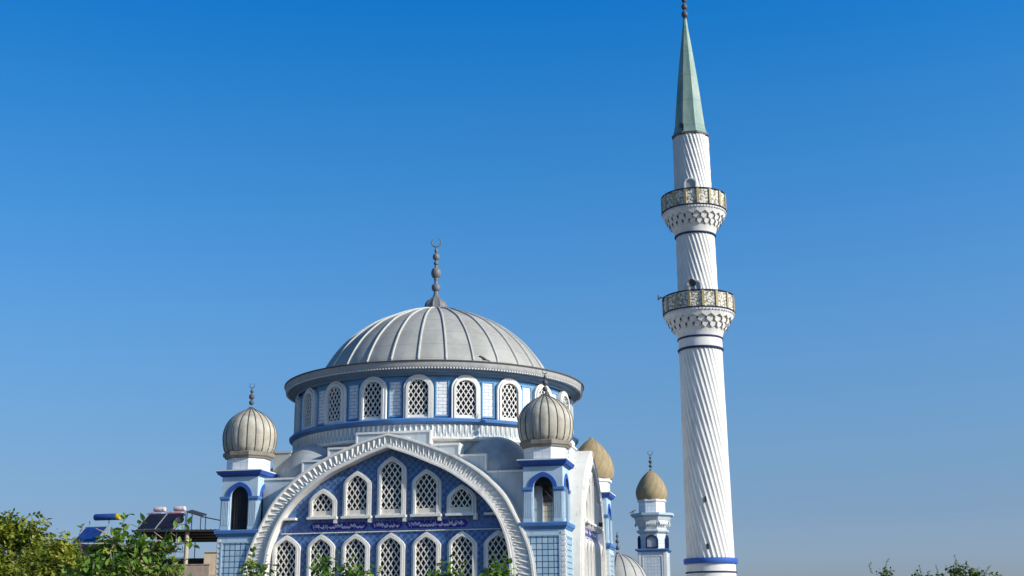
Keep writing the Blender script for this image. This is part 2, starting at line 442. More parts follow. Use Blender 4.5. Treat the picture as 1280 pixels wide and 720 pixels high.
def catmull(pts, n=6):
    out = []
    for i in range(len(pts) - 1):
        p0, p1, p2, p3 = pts[max(i - 1, 0)], pts[i], pts[i + 1], pts[min(i + 2, len(pts) - 1)]
        for j in range(n):
            t = j / n
            out.append(tuple(.5 * ((2 * p1[k]) + (-p0[k] + p2[k]) * t + (2 * p0[k] - 5 * p1[k] + 4 * p2[k] - p3[k]) * t * t
                             + (-p0[k] + 3 * p1[k] - 3 * p2[k] + p3[k]) * t ** 3) for k in range(len(p1))))
    out.append(tuple(pts[-1]))
    return out

# ------------------------------------------------------------------ the mosque
ROT = radians(11.756)
MX, MY = -4.269, 69.344
mosque = tag(empty('mosque', (MX, MY, 0), -ROT),
             'blue and white mosque with a wide grey dome and a great tiled arch', 'mosque')

YF = -7.65            # spandrel wall plane
YT = -8.0            # tiled tympanum plane

# main walls and roof
b = MB()
b.box(-7.2, 7.2, -7.0, 7.0, 0, 9.0)
b.build('main_wall', MAT['grey_wall'], mosque)

ARCH_OUT = [(0, 11.02), (.9, 10.80), (1.8, 10.50), (3.33, 9.86), (4.62, 9.04), (5.68, 8.0), (6.25, 7.0), (6.68, 6.14), (6.98, 5.33), (7.16, 4.3), (7.22, 3.0), (7.22, 0)]
ARCH_IN = [(0, 10.34), (.9, 10.03), (1.78, 9.66), (2.92, 9.14), (3.98, 8.44), (4.74, 7.76), (5.28, 7.04), (5.62, 6.3), (5.83, 5.55), (5.93, 4.6), (5.96, 3.0), (5.96, 0)]
NS = 400
def arc_at(t, s):
    """s = arc position 0 (tip) .. 1 (foot), t = 0 inner .. 1 outer"""
    f = s * (len(ao) - 1); i = min(int(f), len(ao) - 2); f -= i
    o = [ao[i][k] * (1 - f) + ao[i + 1][k] * f for k in (0, 1)]; n = [ai[i][k] * (1 - f) + ai[i + 1][k] * f for k in (0, 1)]
    return (n[0] + (o[0] - n[0]) * t, n[1] + (o[1] - n[1]) * t)
def set_width(k):
    """the great arch at k times the front's width (the side wall carries a narrower one)"""
    global ao, ai, mids, cum, KX
    KX = k
    ai = [(x * k, z) for x, z in catmull(ARCH_IN, 8)]
    ao = [(i[0] + (o[0] - n[0]) * (.45 + .55 * k), o[1]) for o, n, i in zip(catmull(ARCH_OUT, 8), catmull(ARCH_IN, 8), ai)]
    mids = [arc_at(.5, i / NS) for i in range(NS + 1)]     # arc length along the middle of the band
    cum = [0]
    for i in range(NS): cum.append(cum[-1] + math.dist(mids[i], mids[i + 1]))
set_width(1.0)
def s_of(L):
    import bisect
    j = min(max(bisect.bisect(cum, L) - 1, 0), NS - 1)
    return (j + (L - cum[j]) / max(cum[j + 1] - cum[j], 1e-9)) / NS

def build_arch(parent):
    # mouldings: (t0, t1, y) steps across the band
    steps = [(0, .10, -8.66), (.10, .20, -8.60), (.20, .24, -8.57), (.24, .80, -8.535), (.80, .84, -8.59), (.84, .93, -8.63), (.93, 1.0, -8.57)]
    mb = MB(); N = 150
    for sg in (1, -1):
        prof = [(0, -7.6)]
        for t0, t1, y in steps: prof += [(t0, y), (t1, y)]
        prof.append((1, -7.6))
        rows = []
        for i in range(N + 1):
            s = i / N
            rows.append([(sg * arc_at(t, s)[0], y, arc_at(t, s)[1]) for t, y in prof])
        mb.grid(rows)
    arch = mb.build('arch', MAT['white_trim'], parent, smooth=35)
    # carved leaf teeth in the recessed band
    mb = MB(); L = .16; p = .285
    while L < cum[-1] - .3:
        s0, s1, sm = s_of(L - p * .46), s_of(L + p * .46), s_of(L)
        for sg in (1, -1):
            def P(t, s, y): q = arc_at(t, s); return (sg * q[0], y, q[1])
            # leaf pointing inwards: ridge higher than its edges
            base0, base1, tip = P(.795, s_of(L - p * .36), -8.54), P(.795, s_of(L + p * .36), -8.54), P(.30, sm, -8.54)
            r0, r1 = P(.79, sm, -8.605), P(.36, sm, -8.575)
            mb.face([base0, r0, r1, tip]); mb.face([r0, base1, tip, r1]); mb.face([base0, base1, r0])
            # small bud between the leaves, growing from the inner moulding
            c = s_of(L + p * .5)
            b0, b1, tp = P(.255, s_of(L + p * .26), -8.54), P(.255, s_of(L + p * .74), -8.54), P(.56, c, -8.54)
            q0 = P(.27, c, -8.585)
            mb.face([b0, q0, tp]); mb.face([q0, b1, tp]); mb.face([b0, b1, q0])
        L += p
    mb.build('arch_relief', MAT['white_trim'], arch)
    return arch

def build_parapet(parent):
    """spandrel wall with stepped top and capped steps"""
    mb = MB()
    steps = [(0, 1.85, 11.15), (1.85, 3.28, 10.47), (3.28, 4.6, 9.90), (4.6, 6.6, 9.08)]
    for sg in (1, -1):
        for u0, u1, zt in steps:
            n = 8
            us = [u0 + (u1 - u0) * i / n for i in range(n + 1)]
            def zlow(u):
                if u > mids[-1][0] - .05: return 0.0
                q = min(range(NS + 1), key=lambda i: abs(mids[i][0] - u)); return max(0, mids[q][1] - .1)
            lo = [(sg * u, zlow(u)) for u in us]
            poly = lo + [(sg * u1, zt), (sg * u0, zt)]
            if sg < 0: poly = poly[::-1]
            mb.prism(poly, YF, YF + .8)
    mb.build('spandrel_wall', MAT['grey_wall'], parent)
    mb = MB()
    for sg in (1, -1):
        for i, (u0, u1, zt) in enumerate(steps):
            a, c = (u0 if i else 0), u1 + .05
            x0, x1 = sorted((sg * (a + (.056 if i else 0)), sg * c))
            mb.box(x0, x1, YF - .06, YF + .82, zt + .003, zt + .1)
            if i < 3:       # upright moulding along the step's side
                nz = steps[i + 1][2]
                x0, x1 = sorted((sg * (u1 - .03), sg * (u1 + .045)))
                mb.box(x0, x1, YF - .045, YF + .805, nz + .104, zt + .001)
    mb.build('parapet_cap', MAT['white'], parent)

def build_tympanum(parent):
    poly = [(x, z) for x, z in ai]
    poly = poly + [(-x, z) for x, z in ai[::-1][:-1]]
    mb = MB(); mb.prism([(x * 1.02, z + .06 if z > 0 else 0) for x, z in poly][::-1], YT, YT + .5)
    mb.build('tile_field', MAT['facade_tile'], parent)

def build_window(parent, w_out, z0, z1, loc_x, y, frame_w=.22, spring_rise=.66, k=.46, px=.275, pz=.41, bar=.046, sill=True, board=.22, cols=None, name='window', rz=0.0, loc=None):
    a = w_out / 2; zs = z1 - spring_rise
    cols = cols or (MAT['white_trim'], MAT['white_trim'], MAT['glass'])
    mb = MB()
    o0 = arch_outline(a, z0, zs, spring_rise, k=k); o1 = arch_outline(a, z0, zs, spring_rise, k=k, inset=frame_w * .42)
    o2 = arch_outline(a, z0, zs, spring_rise, k=k, inset=frame_w * .5); o3 = arch_outline(a, z0, zs, spring_rise, k=k, inset=frame_w)
    ring_prism(mb, o0, o1, -.17, .02)
    ring_prism(mb, o1, o2, -.12, .02)
    ring_prism(mb, o2, o3, -.22, .02)
    mb.box(-a + frame_w * .5, a - frame_w * .5, -.20, .02, z0 - .003, z0 + .07)
    fr = mb.build(name, cols[0], parent, smooth=30)
    inner = arch_outline(a, z0 + .07, zs, spring_rise, k=k, inset=frame_w - .01)
    la = lattice_mesh(inner, px, pz, bar, -.115, -.06, z0 + board + .07)
    if board > .02:
        la.box(-a + frame_w, a - frame_w, -.125, -.05, z0 + .072, z0 + .07 + board, mi=1)
    la.build('lattice', [cols[1], MAT['cream'] if name == 'window' else cols[1]], fr)
    pm = MB(); pm.prism([(x, z) for x, z in inner][::-1], -.012, .01)
    pm.build('pane', cols[2], fr)
    if sill:
        sm = MB(); sm.box(-a - .02, a + .06, -.34, -.002, z0 - .115, z0 - .006)
        sm.box(a - .10, a + .05, -.30, -.002, z0 - .32, z0 - .117)
        sm.build('sill', MAT['white_trim'], fr)
    fr.location = loc if loc else (loc_x, y, 0)
    fr.rotation_euler = (0, 0, rz)
    return fr

def build_inscription(parent):
    rnd = random.Random(31)
    mb = MB(); mb.box(-5.3, 5.3, YT - .03, YT + .1, 6.50, 6.96)
    band = mb.build('inscription_band', MAT['band'], parent)
    for u0, u1 in ((-4.0, -1.06), (-.94, .68), (.78, 3.86)):
        zc, h = 6.735, .185
        mb = MB(); sc = MB()
        mb.prism([(u0, zc), (u0 + .16, zc - h), (u1 - .16, zc - h), (u1, zc), (u1 - .16, zc + h), (u0 + .16, zc + h)], YT - .045, YT - .028)
        x = u0 + .2
        while x < u1 - .25:       # flowing pen strokes
            kind = rnd.random(); n = 7
            if kind < .35:        # tall upright with a hook
                path = [(x, zc - .11 + .22 * i / n + 0, .0) for i in range(n)]; path = [(q[0] + .03 * sin(i * .8), q[1]) for i, q in enumerate(path)]
                x += rnd.uniform(.07, .12)
            elif kind < .75:      # bowl
                w = rnd.uniform(.14, .26); path = [(x + w * i / n, zc - .03 - .085 * sin(pi * i / n) + .04 * (i / n)) for i in range(n + 1)]; x += w * .75
            else:                 # wave
                w = rnd.uniform(.18, .3); path = [(x + w * i / n, zc + .045 * sin(i * 1.5) + .03) for i in range(n + 1)]; x += w * .7
            for i in range(len(path) - 1):
                (xa, za), (xb, zb) = path[i], path[i + 1]; wd = .026 + .014 * sin(pi * i / n)
                sc.prism([(xa, za - wd), (xb, zb - wd), (xb, zb + wd), (xa, za + wd)], YT - .055 - .0005 * (i % 2), YT - .046)
            if rnd.random() < .5:
                xx, zz = x + rnd.uniform(-.05, .05), zc + rnd.choice((-.13, .12, .14))
                sc.prism([(xx - .022, zz), (xx, zz - .024), (xx + .022, zz), (xx, zz + .024)], YT - .058, YT - .047)
        sc.prism([(u0 + .2, zc - .052), (u1 - .2, zc - .052), (u1 - .2, zc - .028), (u0 + .2, zc - .028)], YT - .0542, YT - .046)
        mb.build('cartouche', MAT['cartouche'], band); sc.build('lettering', MAT['script'], band)
    mb = MB(); u = -5.3
    mb.box(-5.4, 5.4, YT - .05, YT + .1, 6.405, 6.455)
    while u < 5.3:
        mb.box(u, u + .09, YT - .075, YT - .051, 6.41, 6.45); u += .15
    mb.build('bead_moulding', MAT['white_trim'], parent)

def build_facade(parent, k=1.0):
    set_width(k)
    before = set(parent.children)
    build_arch(parent); build_parapet(parent); build_tympanum(parent)
    n0 = set(parent.children); build_inscription(parent)
    for o in set(parent.children) - n0: o.scale.x = k
    for i, top in ((-2, 8.53), (-1, 9.33), (0, 9.97), (1, 9.31), (2, 8.53)):
        build_window(parent, 1.42 * k, 7.18, top, (.11 + 1.715 * i) * k, YT, frame_w=.20 * (.4 + .6 * k))
    for i in range(-3, 4):
        build_window(parent, 1.40 * k, 3.2, 6.36, (.11 + 1.735 * i) * k, YT, frame_w=.20 * (.4 + .6 * k), sill=False)
    for x in (-5.0, 5.02):      # stub ledges at the ends of the sill line
        mb = MB(); mb.box((x - .36) * k, (x + .36) * k, YT - .3, YT - .002, 7.06, 7.17); mb.build('ledge_stub', MAT['white_trim'], parent)
    return [o for o in parent.children if o not in before]

front_parts = build_facade(mosque)
for o in build_facade(mosque, .62):                     # the narrower arch of the right-hand side
    M = Matrix.Rotation(pi / 2, 4, 'Z') @ Matrix.Translation(o.location)
    o.location = M.to_translation(); o.rotation_euler = (0, 0, pi / 2)
    if o.name.split('.')[0] in ('tile_field', 'window', 'inscription_band', 'bead_moulding', 'ledge_stub'): o.location.x += .36
set_width(1.0)

# back and left sides: plain stepped walls
for ang in (pi, -pi / 2):
    for o in front_parts:
        if o.name.split('.')[0] in ('spandrel_wall', 'parapet_cap', 'arch', 'tile_field'):
            c = copy_tree(o, mosque); c.rotation_euler = (0, 0, ang)

# half domes in the four corners
for sx, sy in ((1, -1), (-1, -1), (1, 1), (-1, 1)):
    mb = MB()
    prof = [(2.05 * cos(t), 9.0 + 2.12 * sin(t)) for t in [pi / 2 * i / 14 for i in range(15)]]
    prof[-1] = (.001, prof[-1][1])
    mb.lathe([(2.05, 8.6)] + prof, 48, c=(4.55 * sx, 5.5 * sy))
    mb.build('half_dome', MAT['half_dome'], mosque, smooth=40)
for x, y, w, zt in ((-6.15, -6.1, .45, 10.55), (-5.3, -6.3, .34, 10.15)):
    mb = MB(); mb.box(x - w, x + w, y - w, y + w, 9.0, zt); mb.box(x - w - .05, x + w + .05, y - w - .05, y + w + .05, zt + .002, zt + .09)
    mb.build('roof_pier', MAT['grey_concrete'], mosque)

# drum
ND = 20
mb = MB()
mb.lathe([(7.3, 8.9), (7.3, 10.8)], 120)
mb.build('drum_base', MAT['grey_wall'], mosque, smooth=40); mb = MB()
mb.lathe([(7.32, 11.8), (7.32, 14.32)], 160)
mb.build('drum_wall', MAT['light_blue'], mosque, smooth=40)
mb = MB()
mb.lathe([(7.28, 11.58), (7.62, 11.60), (7.70, 11.66), (7.80, 11.70), (7.82, 11.80), (7.74, 11.87), (7.28, 11.88)], 160)
mb.build('drum_ledge', MAT['mid_blue'], mosque, smooth=30)
mb = MB()
mb.lathe([(7.3, 10.78), (7.62, 10.80), (7.70, 10.86), (7.70, 10.95), (7.62, 10.98), (7.56, 10.985)], 160)
mb.build('drum_lip', MAT['white_trim'], mosque, smooth=30)
mb = MB(); mb.lathe([(7.56, 10.97), (7.56, 11.6)], 160)
relief = mb.build('relief_band', MAT['grey_wall'], mosque, smooth=40)
mb = MB(); nt = 176
for i in range(nt):
    a = 2 * pi * i / nt; h = 2 * pi / nt
    def P(da, r, z): return (r * sin(a + da), -r * cos(a + da), z)
    t0, t1, tp = P(-h * .34, 7.565, 11.57), P(h * .34, 7.565, 11.57), P(0, 7.565, 11.10)
    r0, r1 = P(0, 7.63, 11.565), P(0, 7.60, 11.16)
    mb.face([t0, r0, r1, tp]); mb.face([r0, t1, tp, r1]); mb.face([t0, t1, r0])
    b0, b1, bt = P(h * .26, 7.565, 10.99), P(h * .74, 7.565, 10.99), P(h * .5, 7.565, 11.26)
    q0 = P(h * .5, 7.61, 11.0)
    mb.face([b0, q0, bt]); mb.face([q0, b1, bt]); mb.face([b0, b1, q0])
mb.build('carved_teeth', MAT['white_trim'], relief)

# eave
mb = MB()
mb.lathe([(7.3, 14.30), (7.48, 14.02), (7.52, 14.14), (7.74, 14.20), (7.80, 14.28), (8.0, 14.32)], 160)
for i in range(330):
    mb.box(-.04, .04, -8.075, -7.95, 14.26, 14.318, mi=1, M=Matrix.Rotation(2 * pi * i / 330, 4, 'Z'))
mb.build('eave_soffit', [MAT['soffit'], MAT['white']], mosque, smooth=30)
mb = MB()
mb.lathe([(7.98, 14.325), (8.06, 14.33), (8.10, 14.40), (8.11, 14.56), (8.14, 14.60), (8.10, 14.64), (7.2, 14.86), (6.2, 15.02)], 160)
eave = mb.build('eave', MAT['gutter'], mosque, smooth=30)
mb = MB(); mb.lathe([(8.09, 14.61), (8.16, 14.60), (8.18, 14.63), (8.17, 14.67), (8.10, 14.685), (8.05, 14.66)], 160); mb.build('gutter_lip', MAT['seam'], eave, smooth=30)
# main dome
dome_prof = catmull([(6.30, 14.9), (6.18, 15.28), (5.98, 15.66), (5.65, 16.18), (5.16, 16.80), (4.52, 17.40), (3.74, 17.98), (2.86, 18.42), (1.96, 18.80), (1.1, 19.04), (.4, 19.15), (.002, 19.17)], 4)
mb = MB(); mb.lathe(dome_prof, 168)
NR = 28; A0 = radians(20.3)
def rib_r(a, z):
    f = ((a - A0) / (2 * pi / NR)) % 1.0
    return 1 - .012 * (1 - abs(2 * f - 1)) * 0 + .006 * sin(pi * f)
mb = MB(); mb.lathe(dome_prof, 28 * 8, a0=A0, rfun=rib_r)
dome = mb.build('dome', MAT['dome'], mosque, smooth=50)
mb = MB()
for i in range(NR):
    a = A0 + 2 * pi * i / NR
    path = [((r + .03) * sin(a), -(r + .03) * cos(a), z + .02) for r, z in dome_prof[1:-5]]
    mb.tube(path, .06, 6)
mb.build('rib', MAT['dome_rib'], dome, smooth=50)

def bead_prof(beads, z_end):
    """(z, r_neck, r_bead, half height) beads on a thin rod"""
    prof = []
    for z, rn, rb, hh in beads:
        prof.append((rn, z - hh))
        for i in range(1, 8):
            t = -1 + 2 * i / 8; prof.append((rn + (rb - rn) * sqrt(max(0, 1 - t * t)) ** 1.2, z + t * hh))
        prof.append((rn, z + hh))
    prof.append((prof[-1][0] * .8, z_end))
    return prof

def crescent(mb, z, R, c=(0, 0), rz=0.0, th=.05):
    """open upwards; thick in the middle, tips thin"""
    path = []; rads = []
    for i in range(25):
        a = radians(-90) + radians(150) * (-1 + 2 * i / 24)
        x = R * cos(a); path.append((c[0] + x * cos(rz), c[1] + x * sin(rz), z + R * sin(a)))
        rads.append(.4 * th + .6 * th * (1 - abs(-1 + 2 * i / 24)) ** .6)
    mb.tube(path, rads, 8)

mb = MB()
mb.lathe([(.57, 18.95), (.61, 19.34), (.58, 19.56), (.47, 19.74), (.30, 19.86), (.18, 19.98), (.12, 20.14), (.11, 20.3)], 60, rfun=lambda a, z: 1 - .10 * abs(sin(5 * a)) ** .5 + .05)
mb.lathe(bead_prof([(20.50, .11, .25, .22), (21.0, .09, .12, .1), (21.35, .10, .28, .32), (21.92, .07, .14, .1), (22.3, .08, .20, .2), (22.66, .05, .10, .12)], 22.86), 20)
crescent(mb, 23.16, .26, rz=radians(8), th=.045)
mb.build('finial', MAT['finial'], mosque, smooth=40)

# drum windows and brick panels
wdw = None; pan = None
for i in range(ND):
    a = radians(9 + 18 * i)
    lx, ly = 7.34 * sin(a), -7.34 * cos(a)
    if wdw is None:
        wdw = build_window(mosque, 1.46, 11.885, 14.06, 0, 0, frame_w=.235, spring_rise=.70, k=1.0, px=.255, pz=.39, bar=.046, sill=False, board=.12,
                           cols=(MAT['white'], MAT['white'], MAT['glass']), name='drum_window')
        mb = MB(); mb.box(-.28, .28, -.03, .06, 12.05, 13.74); pan = mb.build('brick_panel', MAT['brick'], mosque)
        mb = MB()
        for x0, x1, z0, z1 in ((-.34, -.282, 11.99, 13.79), (.282, .34, 11.99, 13.79), (-.28, .28, 13.742, 13.79), (-.28, .28, 11.99, 12.048)):
            mb.box(x0, x1, -.075, .05, z0, z1)
        mb.build('panel_frame', MAT['light_blue'], pan)
        w, p = wdw, pan
    else:
        w = copy_tree(wdw, mosque); p = copy_tree(pan, mosque)
    w.location = (lx, ly, 0); w.rotation_euler = (0, 0, a)
    a2 = a + radians(9)
    p.location = (7.34 * sin(a2), -7.34 * cos(a2), 0); p.rotation_euler = (0, 0, a2)

# ------------------------------------------------------------------ corner turrets
def octagon(r, z, rot=22.5):
    return [(r * sin(radians(rot + 45 * i)), -r * cos(radians(rot + 45 * i)), z) for i in range(8)]

def square_band(mb, prof, mi=0):
    """square moulding: list of (half size, z)"""
    mb.grid([[(h * sx, h * sy, z) for sx, sy in ((-1, -1), (1, -1), (1, 1), (-1, 1))] for h, z in prof], close=True, mi=mi)

def build_turret(parent, x, y, dome_kind='ribbed', screens=False):
    mb = MB(); mb.box(-1.0, 1.0, -1.0, 1.0, 0, 6.32)
    t = mb.build('corner_turret', MAT['pale_blue'], parent, loc=(x, y, 0))
    # framed tile panels on the four faces, and stacked white blocks down the corners
    for k in range(4):
        mb = MB(); mb.box(-.72, .72, -1.02, -.99, 1.0, 6.02); mb.build('tile_panel', MAT['tower_tile'], t, rz=k * pi / 2)
        fm = MB()
        for x0, x1, z0, z1 in ((-.80, -.722, .9, 6.10), (.722, .80, .9, 6.10), (-.72, .72, 6.022, 6.10), (-.72, .72, .9, .998)):
            fm.box(x0, x1, -1.05, -.99, z0, z1)
        fm.build('panel_frame', MAT['pale_blue'], t, rz=k * pi / 2)
        for sx in (-1, 1):
            qm = MB(); z = .3
            x0, x1 = sorted((sx * .835, sx * .985)); qm.box(x0, x1, -1.012, -.98, .2, 6.2)
            while z < 6.1:
                x0, x1 = sorted((sx * .83, sx * .99)); qm.box(x0, x1, -1.035, -1.011, z, z + .14); z += .24
            qm.build('quoin', MAT['white'], t, rz=k * pi / 2)
    mb = MB(); square_band(mb, [(.99, 6.30), (1.04, 6.34), (1.08, 6.42), (1.13, 6.47), (1.15, 6.60), (1.13, 6.64), (.9, 6.65)])
    mb.face([(-.9, -.9, 6.65), (.9, -.9, 6.65), (.9, .9, 6.65), (-.9, .9, 6.65)])
    mb.build('ledge', MAT['mid_blue'], t)
    # pavilion: four walls with pointed openings
    pv = MB()
    o_in = arch_outline(.46, 6.66, 8.25, .50, k=.86); o_mid = arch_outline(.66, 6.66, 8.25, .70, k=.86)
    H = .93; zt = 9.30
    for k in range(4):
        rz = k * pi / 2; Rm = Matrix.Rotation(rz, 4, 'Z'); s0 = len(pv.v)
        if k in (0, 1, 3):
            for sx in (-1, 1):
                x0, x1 = sorted((sx * .46, sx * (H - .001)))
                pv.box(x0, x1, -H, -H + .16, 6.66, zt)
            for i in range(1, len(o_in) - 2):        # wall above the opening
                (xa, za), (xb, zb) = o_in[i], o_in[i + 1]
                if xb - xa > 1e-6: pv.prism([(xa, za), (xb, zb), (xb, zt), (xa, zt)], -H, -H + .16)
            ar = MB(); ring_prism(ar, o_mid[1:-1], o_in[1:-1], -H - .05, -H + .05); ar.build('archivolt', MAT['deep_blue'], t, smooth=30, rz=rz)
            for sx in (-1, 1):
                cp = MB()
                x0, x1 = sorted((sx * .48, sx * (H + .05))); cp.box(x0, x1, -H - .07, -H + .02, 8.13, 8.25)
                x0, x1 = sorted((sx * .50, sx * (H + .03))); cp.box(x0, x1, -H - .04, -H + .02, 8.05, 8.128)
                cp.build('capital', MAT['mid_blue'], t, rz=rz)
                pl = MB()
                x0, x1 = sorted((sx * .51, sx * (H - .03))); pl.box(x0, x1, -H - .02, -H + .01, 6.84, 8.04)
                pl.box(x0 - .02, x1 + .02, -H - .05, -H + .01, 6.66, 6.838)
                for j in range(5):
                    xc = x0 + (x1 - x0) * (j + .5) / 5
                    pl.box(xc - .024, xc + .024, -H - .045, -H - .019, 6.86, 8.02)
                pl.build('pilaster', MAT['pale_blue'], t, rz=rz)
        else:
            pv.box(-H + .001, H - .001, -H, -H + .16, 6.66, zt)
        pv.v[s0:] = [tuple(Rm @ Vector(q)) for q in pv.v[s0:]]
    pv.box(-.90, .90, -.90, .90, zt - .12, zt - .005)
    pv.build('pavilion', MAT['pale_blue'], t)
    if screens:
        sm = MB()
        for k in (0, 1):
            R = Matrix.Rotation(k * pi / 2, 4, 'Z')
            for i in range(7):
                xx = -.43 + .86 * i / 6; sm.box(xx - .012, xx + .012, -.80, -.775, 6.66, 8.6, M=R)
            for i in range(9):
                zz = 6.75 + 1.8 * i / 8; sm.box(-.46, .46, -.774, -.755, zz - .012, zz + .012, M=R)
            sm.box(-.62, .62, -.70, -.66, 6.66, 8.95, M=R)
        sm.build('mesh_screen', MAT['dark_metal'], t)
    else:
        sm = MB(); sm.box(-.74, .74, .70, .752, 6.66, 7.95); sm.build('inner_tiles', MAT['inner_tile'], t)
        sm = MB(); sm.box(-.75, .75, .62, .699, 7.7, 9.15); sm.prism([(.02, 8.6), (.42, 7.15), (.66, 8.6)], .3, .34); sm.box(-.7, .7, .29, .345, 8.45, 9.15); sm.build('shade_sheet', MAT['dark_metal'], t)  # invented dark sheets and triangle standing in for shade in the upper pavilion
        sm = MB(); sm.tube([(.28, .3, 6.66), (.30, .3, 8.9)], .035, 8); sm.tube([(-.6, -.3, 8.9), (-.1, .1, 8.2), (.3, .3, 7.7)], .015, 6); sm.tube([(.6, -.5, 8.7), (.1, 0, 8.3), (-.5, .4, 8.5)], .012, 6)
        sm.build('cable', MAT['dark_metal'], t)
    mb = MB(); square_band(mb, [(.92, 9.20), (1.0, 9.23), (1.02, 9.27), (1.10, 9.30), (1.17, 9.44), (1.17, 9.475)])
    mb.build('cornice', MAT['deep_blue'], t)
    mb = MB(); square_band(mb, [(1.17, 9.477), (1.185, 9.48), (1.185, 9.53), (.9, 9.56)])
    mb.face([(-.9, -.9, 9.56), (.9, -.9, 9.56), (.9, .9, 9.56), (-.9, .9, 9.56)])
    mb.build('cornice_top', MAT['white'], t)
    mb = MB(); mb.grid([octagon(1.06, 9.55), octagon(1.06, 10.18)], close=True); mb.build('neck', MAT['neck_tile'], t)
    if dome_kind == 'ribbed':
        mb = MB(); mb.grid([octagon(1.05, 10.12), octagon(1.15, 10.14), octagon(1.18, 10.20), octagon(1.26, 10.26), octagon(1.28, 10.41), octagon(1.20, 10.46), octagon(.9, 10.49)], close=True)
        mb.build('collar', MAT['concrete'], t)
        prof = catmull([(1.14, 10.46), (1.24, 10.64), (1.30, 10.95), (1.32, 11.28), (1.28, 11.60), (1.15, 11.91), (.94, 12.18), (.67, 12.40), (.40, 12.56), (.20, 12.67), (.11, 12.74)], 4)
        nl = 20
        def lob(a, z): f = (a / (2 * pi / nl)) % 1.0; return 1 + .014 * sin(pi * f) - .005
        mb = MB(); mb.lathe(prof, nl * 8, rfun=lob)
        d = mb.build('turret_dome', MAT['onion'], t, smooth=28)
        mb = MB()
        for i in range(nl):
            a = 2 * pi * i / nl
            mb.tube([((r * .995 + .008) * sin(a), -(r * .995 + .008) * cos(a), z) for r, z in prof[:-3]], .026, 5)
        mb.build('dome_seam', MAT['seam'], t)
        zf = 12.66
    else:
        mb = MB(); mb.grid([octagon(1.08, 10.16), octagon(1.17, 10.18), octagon(1.17, 10.36), octagon(.9, 10.38)], close=True); mb.build('collar', MAT['white'], t)
        tan_dome(t, 1.28, 10.36, 2.42)
        return t
    mb = MB()
    mb.lathe([(.20, zf - .06), (.19, zf + .05), (.07, zf + .14)], 16)
    mb.lathe(bead_prof([(zf + .36, .04, .125, .12), (zf + .66, .035, .14, .15), (zf + .93, .03, .085, .08)], zf + 1.08), 14)
    crescent(mb, zf + 1.23, .125, rz=radians(6), th=.022)
    mb.build('turret_finial', MAT['dark_finial'], t, smooth=40)
    return t

def tan_dome(parent, R, z0, h):
    pr = [(.90, 0), (.97, .10), (1.0, .22), (.97, .36), (.86, .52), (.68, .68), (.46, .82), (.26, .92), (.12, .98), (.05, 1.03)]
    prof = catmull([(R * r, z0 + h * z) for r, z in pr], 4)
    mb = MB(); mb.lathe(prof, 64); mb.build('turret_dome', MAT['tan_dome'], parent, smooth=40)
    mb = MB()
    for i in range(14):
        for sg in (1,):
            path = [((r + .006) * sin(2 * pi * i / 14 + sg * 1.1 * (z - z0) / h), -(r + .006) * cos(2 * pi * i / 14 + sg * 1.1 * (z - z0) / h), z) for r, z in prof[:-4]]
            mb.tube(path, .013, 4)
    mb.build('dome_seam', MAT['tan_dome'], parent)

build_turret(mosque, -7.5, -7.5, 'ribbed', screens=True)
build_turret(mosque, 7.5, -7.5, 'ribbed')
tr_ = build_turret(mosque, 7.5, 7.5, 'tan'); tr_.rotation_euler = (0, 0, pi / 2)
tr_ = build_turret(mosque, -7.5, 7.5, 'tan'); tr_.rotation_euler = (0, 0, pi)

# ------------------------------------------------------------------ minaret
def to_world(u, v, z=0.0):
    return (MX + u * cos(ROT) + v * sin(ROT), MY - u * sin(ROT) + v * cos(ROT), z)
minaret = tag(empty('minaret', to_world(14.55, 0), -ROT), 'tall white spiral fluted minaret with two ringed balconies and a green spire', 'minaret')
NF = 32
def flute(z0, r0):
    def f(a, z):
        q = ((a + .24 / r0 * (z - z0)) / (2 * pi / NF)) % 1.0
        return 1 - .058 * sin(pi * q) ** .8 / r0
    return f
def shaft_seg(mb, z0, z1, r0, r1):
    n = max(2, int((z1 - z0) / .12))
    mb.lathe([(r0 + (r1 - r0) * i / n, z0 + (z1 - z0) * i / n) for i in range(n + 1)], NF * 8, rfun=flute(z0, r0))
mb = MB()
shaft_seg(mb, 5.3, 16.07, 1.225, 1.15)
mb.build('shaft', MAT['minaret'], minaret, smooth=30); mb = MB()
shaft_seg(mb, 18.2, 22.40, 1.09, 1.06)
mb.build('shaft', MAT['minaret'], minaret, smooth=30); mb = MB()
shaft_seg(mb, 23.9, 28.18, 1.03, 1.0)
mb.build('shaft', MAT['minaret'], minaret, smooth=30)
mb = MB()
mb.lathe([(1.5, 0), (1.5, 2.2), (1.32, 2.6), (1.26, 4.4), (1.24, 5.1)], 64)
mb.build('plain_shaft', MAT['minaret'], minaret, smooth=30)
mb = MB(); mb.lathe([(1.16, 16.18), (1.16, 16.66)], 64); mb.build('plain_collar', MAT['minaret'], minaret, smooth=30)
def ring(z0, z1, r, m, name='ring'):
    mb = MB(); mb.lathe([(r - .1, z0), (r - .02, z0 + .01), (r, z0 + (z1 - z0) * .35), (r, z0 + (z1 - z0) * .7), (r - .03, z1 - .01), (r - .12, z1)], 64); mb.build(name, m, minaret, smooth=30)
ring(5.03, 5.31, 1.37, MAT['deep_blue']); ring(4.56, 4.66, 1.30, MAT['navy'])
ring(16.05, 16.18, 1.215, MAT['navy']); ring(16.64, 16.76, 1.21, MAT['navy']); ring(22.37, 22.48, 1.12, MAT['navy'])

